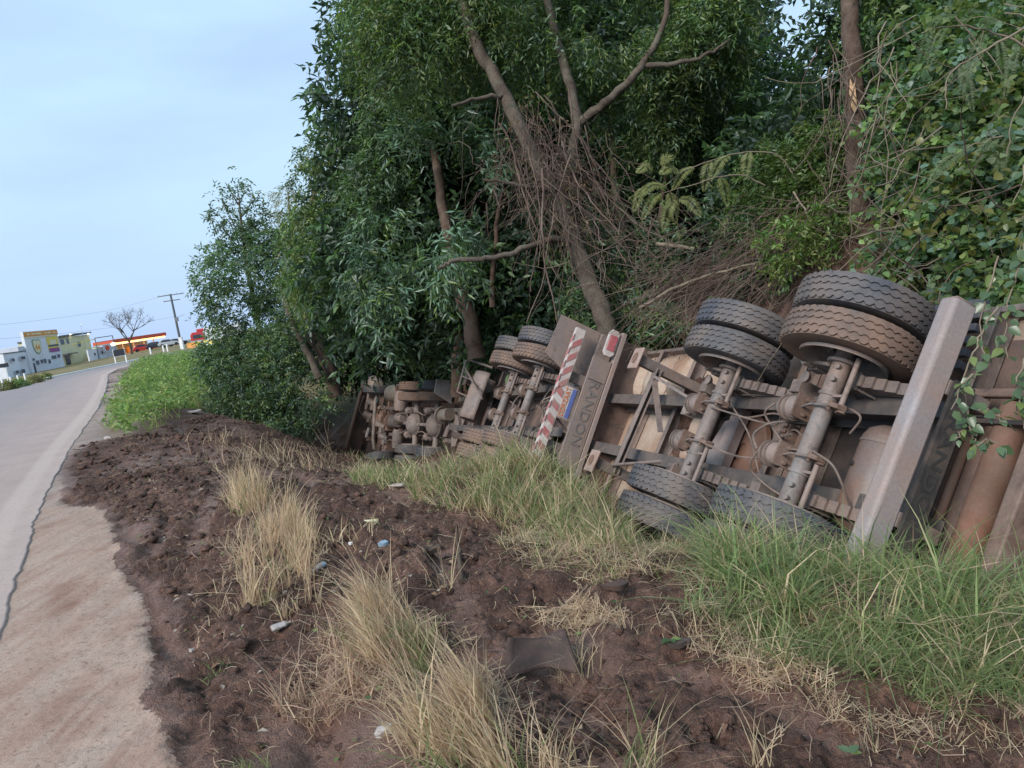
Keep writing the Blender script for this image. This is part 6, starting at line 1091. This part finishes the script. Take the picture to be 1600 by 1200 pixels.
V, Fc = many_tubes([c[0] for c in cur], [c[1] for c in cur], 5); o = link_mesh('branches', np_mesh('branches', V, Fc.ravel(), np.full(len(Fc), 4), M['bark'], None, smooth=True), bt)
# signs and posts on the verge
def panel_sign(px, py, d, w, h, leg, label, legs=2):
    b = at(px, py, d); ex = unit(np.array([1, .25, 0])); ey = np.array([-ex[1], ex[0], 0]); e = empty('roadside_sign', b, np.stack([ex, ey, (0, 0, 1.)], 1), label, 'sign')
    MB().box((0, 0, leg + h / 2), (w, .05, h)).build('panel', M['blackp'], e)
    for u in ((-w * .5, w * .5) if legs == 2 else (0,)): MB().box((u, .06, leg * .5 + h * .5 - .5), (.14, .06, leg + h + 1.1)).build('leg', M['whitep'], e)
    if legs == 2: MB().box((0, .06, leg - .05), (w, .05, .07)).build('cross_rail', M['whitep'], e)
    return e
panel_sign(188, 561, 92, 1.25, .78, .42, 'black panel sign on white legs on the brown verge'); panel_sign(11, 590, 92, 1.0, .5, 1.3, 'dark board on a single post in front of the grey shed', 1)
for k, (px, py, d) in enumerate(((5, 604, 62), (18, 600, 64), (29, 596, 68), (39.5, 592, 72), (-8, 608, 60))):
    p = at(px, py, d); p[2] = gz(p[0], p[1]); o = MB().box((0, 0, .3), (.13, .13, 1.1)).build('fence_post', M['whitep'], None, bevel=.02); o.location = p; tag(o, ('white fence post second from the left edge below the grey shed', 'white fence post third from the left, just right of the dark board', 'white fence post fourth from the left in the verge grass', 'rightmost white fence post of the row below the white building', 'white fence post cut off by the left edge')[k], 'post', 'white posts at the left verge')
for k, (px, py, d) in enumerate(((236, 553, 118), (256, 549, 122), (262, 547, 124))):
    p = at(px, py, d); o = MB().box((0, 0, .35), (.22, .2, 1.3)).build('bollard', M['whitep'], None, bevel=.03); o.location = p; tag(o, ('white bollard between the red car and the black car', 'white bollard just right of the black car, left one of a close pair', 'white bollard before the silver car, right one of a close pair')[k], 'bollard', 'white bollards before the cars')
p = at(285, 543, 122); o = MB().box((0, 0, .5), (.55, .5, 2.2)).box((0, 0, 1.66), (.65, .6, .12)).build('white_pillar', M['whitep'], None, bevel=.03); o.location = p; tag(o, 'thick white pillar below the utility pole', 'pillar')
# cars
def car(px, py, d, ang, mat, label, scale=1.0):
    b = at(px, py, d); b[2] = max(b[2], gz(b[0], b[1])); c, s_ = math.cos(ang), math.sin(ang); e = empty('parked_car', b, np.array([[c, -s_, 0], [s_, c, 0], [0, 0, 1]]), label, 'car', 'cars parked at the filling station')
    body = [(-2.05, .3), (-2.1, .62), (-1.95, .86), (-1.2, .93), (1.1, .90), (1.9, .74), (2.1, .55), (2.05, .28), (1.65, .24), (1.55, .5), (1.1, .5), (1.0, .24), (-1.0, .24), (-1.1, .5), (-1.55, .5), (-1.65, .24)]
    cabn = [(-1.85, .86), (-1.45, 1.36), (-.9, 1.47), (.1, 1.45), (.95, .92)]
    MB().prism(body, (0, -.85, 0), (1, 0, 0), (0, 0, 1), (0, 1.7, 0)).build('body', M[mat], e, bevel=.06); MB().prism(cabn, (0, -.74, 0), (1, 0, 0), (0, 0, 1), (0, 1.48, 0)).build('cabin', M[mat], e, bevel=.06)
    for sg in (-1, 1): MB().prism([(-1.5, .95), (-1.25, 1.33), (-.85, 1.40), (.05, 1.38), (.7, .96)], (0, sg * .745, 0), (1, 0, 0), (0, 0, 1), (0, sg * .012, 0)).build('side_window', M['glass'], e)
    MB().bar((.98, 0, .97), (.22, 0, 1.41), 1.35, .02).build('windscreen', M['glass'], e); MB().bar((-1.86, 0, .93), (-1.52, 0, 1.33), 1.3, .02).build('rear_window', M['glass'], e)
    for x in (-1.33, 1.33):
        for y in (-.78, .78): wb = MB().lathe([(.18, -.1), (.29, -.1), (.31, -.05), (.31, .05), (.29, .1), (.18, .1)], (x, y, .31), (0, 1, 0), 18).build('wheel', M['tyre'], e)
    return e
for args in ((226, 549.5, 152, .5, 'redp', 'red car parked left of the white bollards'), (247, 547, 150, .35, 'blackp', 'black car parked behind the left bollard'), (266, 544.5, 150, .4, 'silver', 'silver car parked right of the black car'), (279, 543, 154, .3, 'blackp', 'dark car half hidden behind the white pillar')): car(*args)
# red lorry
b = at(312, 541, 138); e = empty('red_lorry', b, np.array([[math.cos(.35), -math.sin(.35), 0], [math.sin(.35), math.cos(.35), 0], [0, 0, 1]]), 'red lorry with white box standing at the far bend', 'truck')
MB().prism([(-1.2, .6), (-1.2, 2.2), (-.9, 2.7), (1.0, 2.7), (1.2, 2.4), (1.25, .6)], (0, -1.2, 0), (1, 0, 0), (0, 0, 1), (0, 2.4, 0)).build('cab', M['redp'], e, bevel=.08); MB().box((0, -1.215, 1.85), (1.5, .02, .7)).build('side_window', M['glass'], e); MB().box((-.2, -1.23, .9), (2.2, .03, .5)).build('white_panel', M['silver'], e); MB().box((4.6, 0, 2.0), (6.6, 2.4, 2.5)).build('cargo_box', M['whitep'], e, bevel=.05); MB().box((.9, 0, 2.95), (1.8, 2.2, .5)).build('roof_fairing', M['redp'], e, bevel=.1)
for x in (-.4, 3.2, 6.2):
    for y in (-1.05, 1.05): MB().lathe([(.25, -.14), (.48, -.14), (.5, -.08), (.5, .08), (.48, .14), (.25, .14)], (x, y, .5), (0, 1, 0), 18).build('wheel', M['tyre'], e)
for k, (px, py, d, mt, lb) in enumerate(((300, 541.5, 126, 'ora', 'orange road barrier left of the lorry'), (308, 540, 128, 'yel', 'yellow road barrier under the lorry'), (325, 537.5, 120, 'yel', 'yellow road barrier half behind the bushy tree'), (325, 544.5, 112, 'whitep', 'pale concrete block at the far bend'))):
    p = at(px, py, d); o = MB().prism([(-.28, 0), (.28, 0), (.26, .2), (.12, .55), (.1, .95), (-.1, .95), (-.12, .55), (-.26, .2)], (-.75, 0, -.3), (0, 1, 0), (0, 0, 1), (1.5, 0, 0)).build('road_barrier', M[mt], None, bevel=.02); o.location = p; tag(o, lb, 'barrier', 'barriers at the far bend')
# verge plants along the far side of the road
VG = [(.14, .19, .06), (.20, .21, .08), (.26, .22, .11)]
c10 = [(-20, 619), (0, 613), (50, 600), (86, 590), (70, 588), (0, 600)]
grass('verge_grass', [blades(patch(c10, 4200, .3, .3), .5, .035, .2, .4, VG, None, (0, 0), .4)], 'rough grass along the far edge of the road')
for k, (px, py, d, r) in enumerate(((14, 611, 54, .42), (34, 606, 57, .45), (54, 600, 61, .5), (72, 594, 66, .35), (25, 608, 56, .35))):
    p = at(px, py - 3, d); bu = empty('verge_bush', p, None, ('olive bush nearest the left edge on the far verge', 'green bush on the far verge, second from left of the tall ones', 'dry brownish bush on the far verge between green ones', 'rightmost olive bush on the far verge', 'small green bush on the far verge below the fence posts')[k], 'shrub', 'bushes on the far verge'); crown('foliage', bu, [(px, py - 4, d, r)], 170, .2, .08, [OLIVE, GREEN, [(.21, .18, .1), (.15, .15, .07)]][k % 3], slen=.3, nleaf=6, gap=.35)
# ---------------------------------------------------------------- things lying on the soil
M.update(plastic=surf('clear_plastic', (.46, .44, .44), (.36, .34, .34), (.32, .24, .2), .5, 18, .3, .2), bluepl=flat('blue_plastic', (.24, .33, .42), .4), creamp=surf('cream_foam', (.72, .66, .42), (.62, .56, .36), None, 0, 20, .8, .3), flap=surf('muddy_rubber', (.062, .043, .038), (.04, .03, .027), (.10, .06, .05), .5, 9, .75, .5, 0, .35, 60))
def lay(o, px, py, yaw, tilt=0., roll=0., lift=.0):
    p = gtrace(px, py); o.location = Vector((p[0], p[1], gz(p[0], p[1]) + lift)); o.rotation_euler = (tilt, roll, yaw); return o
# torn rubber flap standing in the soil
tl, tr_, br, bl = at(793, 996, 3.30), at(884, 984, 3.36), at(907, 1052, 3.22), at(789, 1062, 3.20); vs = []; NX, NY = 14, 9
for j in range(NY):
    v_ = j / (NY - 1)
    for i in range(NX):
        u_ = i / (NX - 1); p = (tl * (1 - u_) + tr_ * u_) * (1 - v_) + (bl * (1 - u_) + br * u_) * v_
        sag = .055 * math.sin(math.pi * min(u_ * 1.05, 1)) ** .8 * (1 - v_) ** 1.5 * (1 if u_ < .72 else 1.0); p = p - np.array([0, 0, sag]) + np.array([0, .06 * math.sin(math.pi * u_) + .01 * math.sin(9 * u_ + 3 * v_), 0]); vs.append(p)
b = np.array(bl); mb = MB(); mb.add([p - b for p in vs], [(j * NX + i, j * NX + i + 1, (j + 1) * NX + i + 1, (j + 1) * NX + i) for j in range(NY - 1) for i in range(NX - 1)])
o = mb.build('rubber_flap', M['flap'], None, ang=80); o.location = b; s_ = o.modifiers.new('thickness', 'SOLIDIFY'); s_.thickness = .011; tag(o, 'torn curved piece of dark rubber standing upright in the mud', 'rubber flap')
def bottle(label, px, py, yaw, L, r, cap='bluepl', squash=.8, tilt=0):
    e = empty('plastic_bottle', (0, 0, 0), None, label, 'bottle', 'discarded plastic bottles'); mb = MB(); mb.lathe([(0, -.5 * L), (r * .8, -.49 * L), (r, -.42 * L), (r * .9, -.2 * L), (r, -.05 * L), (r * .85, .1 * L), (r, .2 * L), (r * .8, .32 * L), (r * .38, .44 * L), (r * .36, .5 * L)], (0, 0, 0), (0, 1, 0), 14)
    ob = mb.build('bottle_body', M['plastic'], e, ang=80); MB().lathe([(0, -.02 * L), (r * .42, -.02 * L), (r * .42, .07 * L), (0, .07 * L)], (0, .5 * L, 0), (0, 1, 0), 12).build('cap', M[cap], e); MB().lathe([(r * .93, -.1 * L), (r * 1.02, -.09 * L), (r * 1.02, .1 * L), (r * .93, .1 * L)], (0, -.28 * L, 0), (0, 1, 0), 14, close=True).build('label_band', M['bluepl' if cap == 'bluepl' else 'plastic'], e)
    e.scale = (1, 1, squash); return lay(e, px, py, yaw, tilt, 0, r * .7)
bottle('pale plastic bottle with a blue end lying between the dry clumps', 500, 892, 2.6, .105, .026); bottle('small crushed plastic bottle half hidden by brown stubble', 441, 992, -1.0, .10, .028, 'plastic', .6); bottle('squashed pale bottle far up the soil near the tractor wheel', 622, 762, 1.2, .15, .035, 'plastic', .5)
def scrap(name, label, cat, px, py, size, mat, seed, thick=.3, lift=.0, yaw=0.):
    r = np.random.default_rng(seed); n = 10; a = np.sort(r.uniform(0, 2 * np.pi, n)); rr = r.uniform(.6, 1.1, n); top = [(math.cos(t) * q * size, math.sin(t) * q * size * .6, size * thick * r.uniform(.4, 1)) for t, q in zip(a, rr)]; bot = [(x * .9, y * .9, -.01) for x, y, z in top]
    mb = MB(); mb.add(top + bot + [(0, 0, size * thick * .8)], [(i, (i + 1) % n, 2 * n) for i in range(n)] + [(n + i, n + (i + 1) % n, (i + 1) % n, i) for i in range(n)]); o = mb.build(name, M[mat], None, ang=50); tag(o, label, cat); return lay(o, px, py, yaw, 0, 0, lift)
scrap('foam_scrap', 'cream coloured scrap of foam lying on the bare mud', 'scrap', 580, 818, .07, 'creamp', 1, .35, .01); scrap('plastic_scrap', 'small light blue plastic scrap at the head of the pale strip', 'scrap', 601, 858, .045, 'bluepl', 2, .6, .005); scrap('paper_scrap', 'tiny white scrap on the mud between bottle and foam', 'scrap', 549, 852, .022, 'whitep', 3, .4, .004)
scrap('paper_scrap', 'pale crumpled scrap against the left dry clump', 'scrap', 472, 840, .05, 'plate', 4, .5, .004); scrap('paper_scrap', 'flat pale scrap at the top of the soil beside the road', 'scrap', 172, 686, .12, 'plate', 14, .5, .004); scrap('paper_scrap', 'long pale scrap at the top edge of the soil', 'scrap', 303, 645, .22, 'plate', 15, .2, .02)
scrap('plastic_scrap', 'tiny pale green plastic bit on the dark soil beside the shoulder', 'scrap', 299, 1017, .016, 'plate', 5, .4, .003); scrap('paper_scrap', 'pale stone like scrap by the mid clump', 'scrap', 426, 935, .02, 'plate', 6, .5, .003)
scrap('dead_leaf', 'grey crumpled leaf on the soil near the bottom edge', 'leaf', 600, 1145, .05, 'plate', 7, .5, .004, .8); scrap('mud_slab', 'dark slab of wet mud left of the tall green grass', 'mud', 960, 920, .09, 'flap', 8, .3, .01); scrap('rubber_scrap', 'black strip of rubber under a small green sprig', 'scrap', 1062, 1018, .07, 'black', 9, .25, .01)
scrap('bark_piece', 'brown piece of bark lying on the mud right of the blue scrap', 'bark', 676, 866, .09, 'bark_red', 10, .4, .005, .4); scrap('stone', 'pinkish stone in front of the torn rubber flap', 'stone', 826, 1074, .018, 'rust', 11, .8, .004)
def gstick(label, px0, py0, px1, py1, r, mat, up=0.):
    a = gtrace(px0, py0); c = gtrace(px1, py1); t = np.linspace(0, 1, 8)[:, None]; q = a * (1 - t) + c * t; q[:, 2] = ground_z(q[:, 0], q[:, 1]) + r + up * t[:, 0]; q[1:-1] += RNG.normal(0, .006, (6, 3)); o = MB().tube(q - a, np.linspace(r, r * .7, 8), 8, jit=.15).build('broken_stick', M[mat], None, ang=70); o.location = a; return tag(o, label, 'stick', 'broken sticks on the soil')
gstick('thick short mossy stick pointing down the slope', 722, 915, 718, 850, .016, 'bark_red', .10); gstick('thin pale stick lying left of the flap', 700, 905, 660, 858, .006, 'twig'); gstick('fallen straight twig below the tall green grass', 1180, 1030, 1290, 1080, .005, 'twig'); gstick('pale twig lying in the lower right', 1120, 1165, 1235, 1150, .004, 'twig')
# small green sprigs
def sprig(label, px, py, n, L, W):
    p = gtrace(px, py); b = np.array([p[0], p[1], gz(p[0], p[1])]); e = empty('green_sprig', b, None, label, 'plant', 'small green sprigs on the soil')
    for k in range(n):
        a = RNG.uniform(0, 6.28); lf = link_mesh('leaf', LEAF[k % 3], e); s_ = L * RNG.uniform(.7, 1.2); y = unit(np.array([math.cos(a), math.sin(a), RNG.uniform(.1, .5)])); z = unit(np.array([0, -.2, 1.])); x = unit(np.cross(y, z)); z = np.cross(x, y); m = Matrix(np.stack([x * s_, y * s_, z * s_], 1).tolist()).to_4x4(); m.translation = Vector((0, 0, .02)); lf.matrix_local = m
    return e
sprig('green two leaved sprig on the black rubber strip', 1050, 1018, 4, .06, .04); sprig('single fresh green leaf on the mud behind the flap', 762, 938, 1, .045, .03); sprig('broad leaved seedling at the left end of the tall green grass', 1090, 870, 6, .08, .05); sprig('broad leaved seedling inside the tall green grass', 1200, 930, 7, .08, .05); sprig('green leaf near the crumpled grey leaf', 583, 1102, 2, .035, .03); sprig('green leaf flat on the crumbled soil right of the flap', 965, 945, 1, .05, .03); sprig('seedling in the flattened straw', 1190, 1000, 6, .06, .05); sprig('green sprig at the right bottom corner', 1330, 1192, 3, .05, .04)
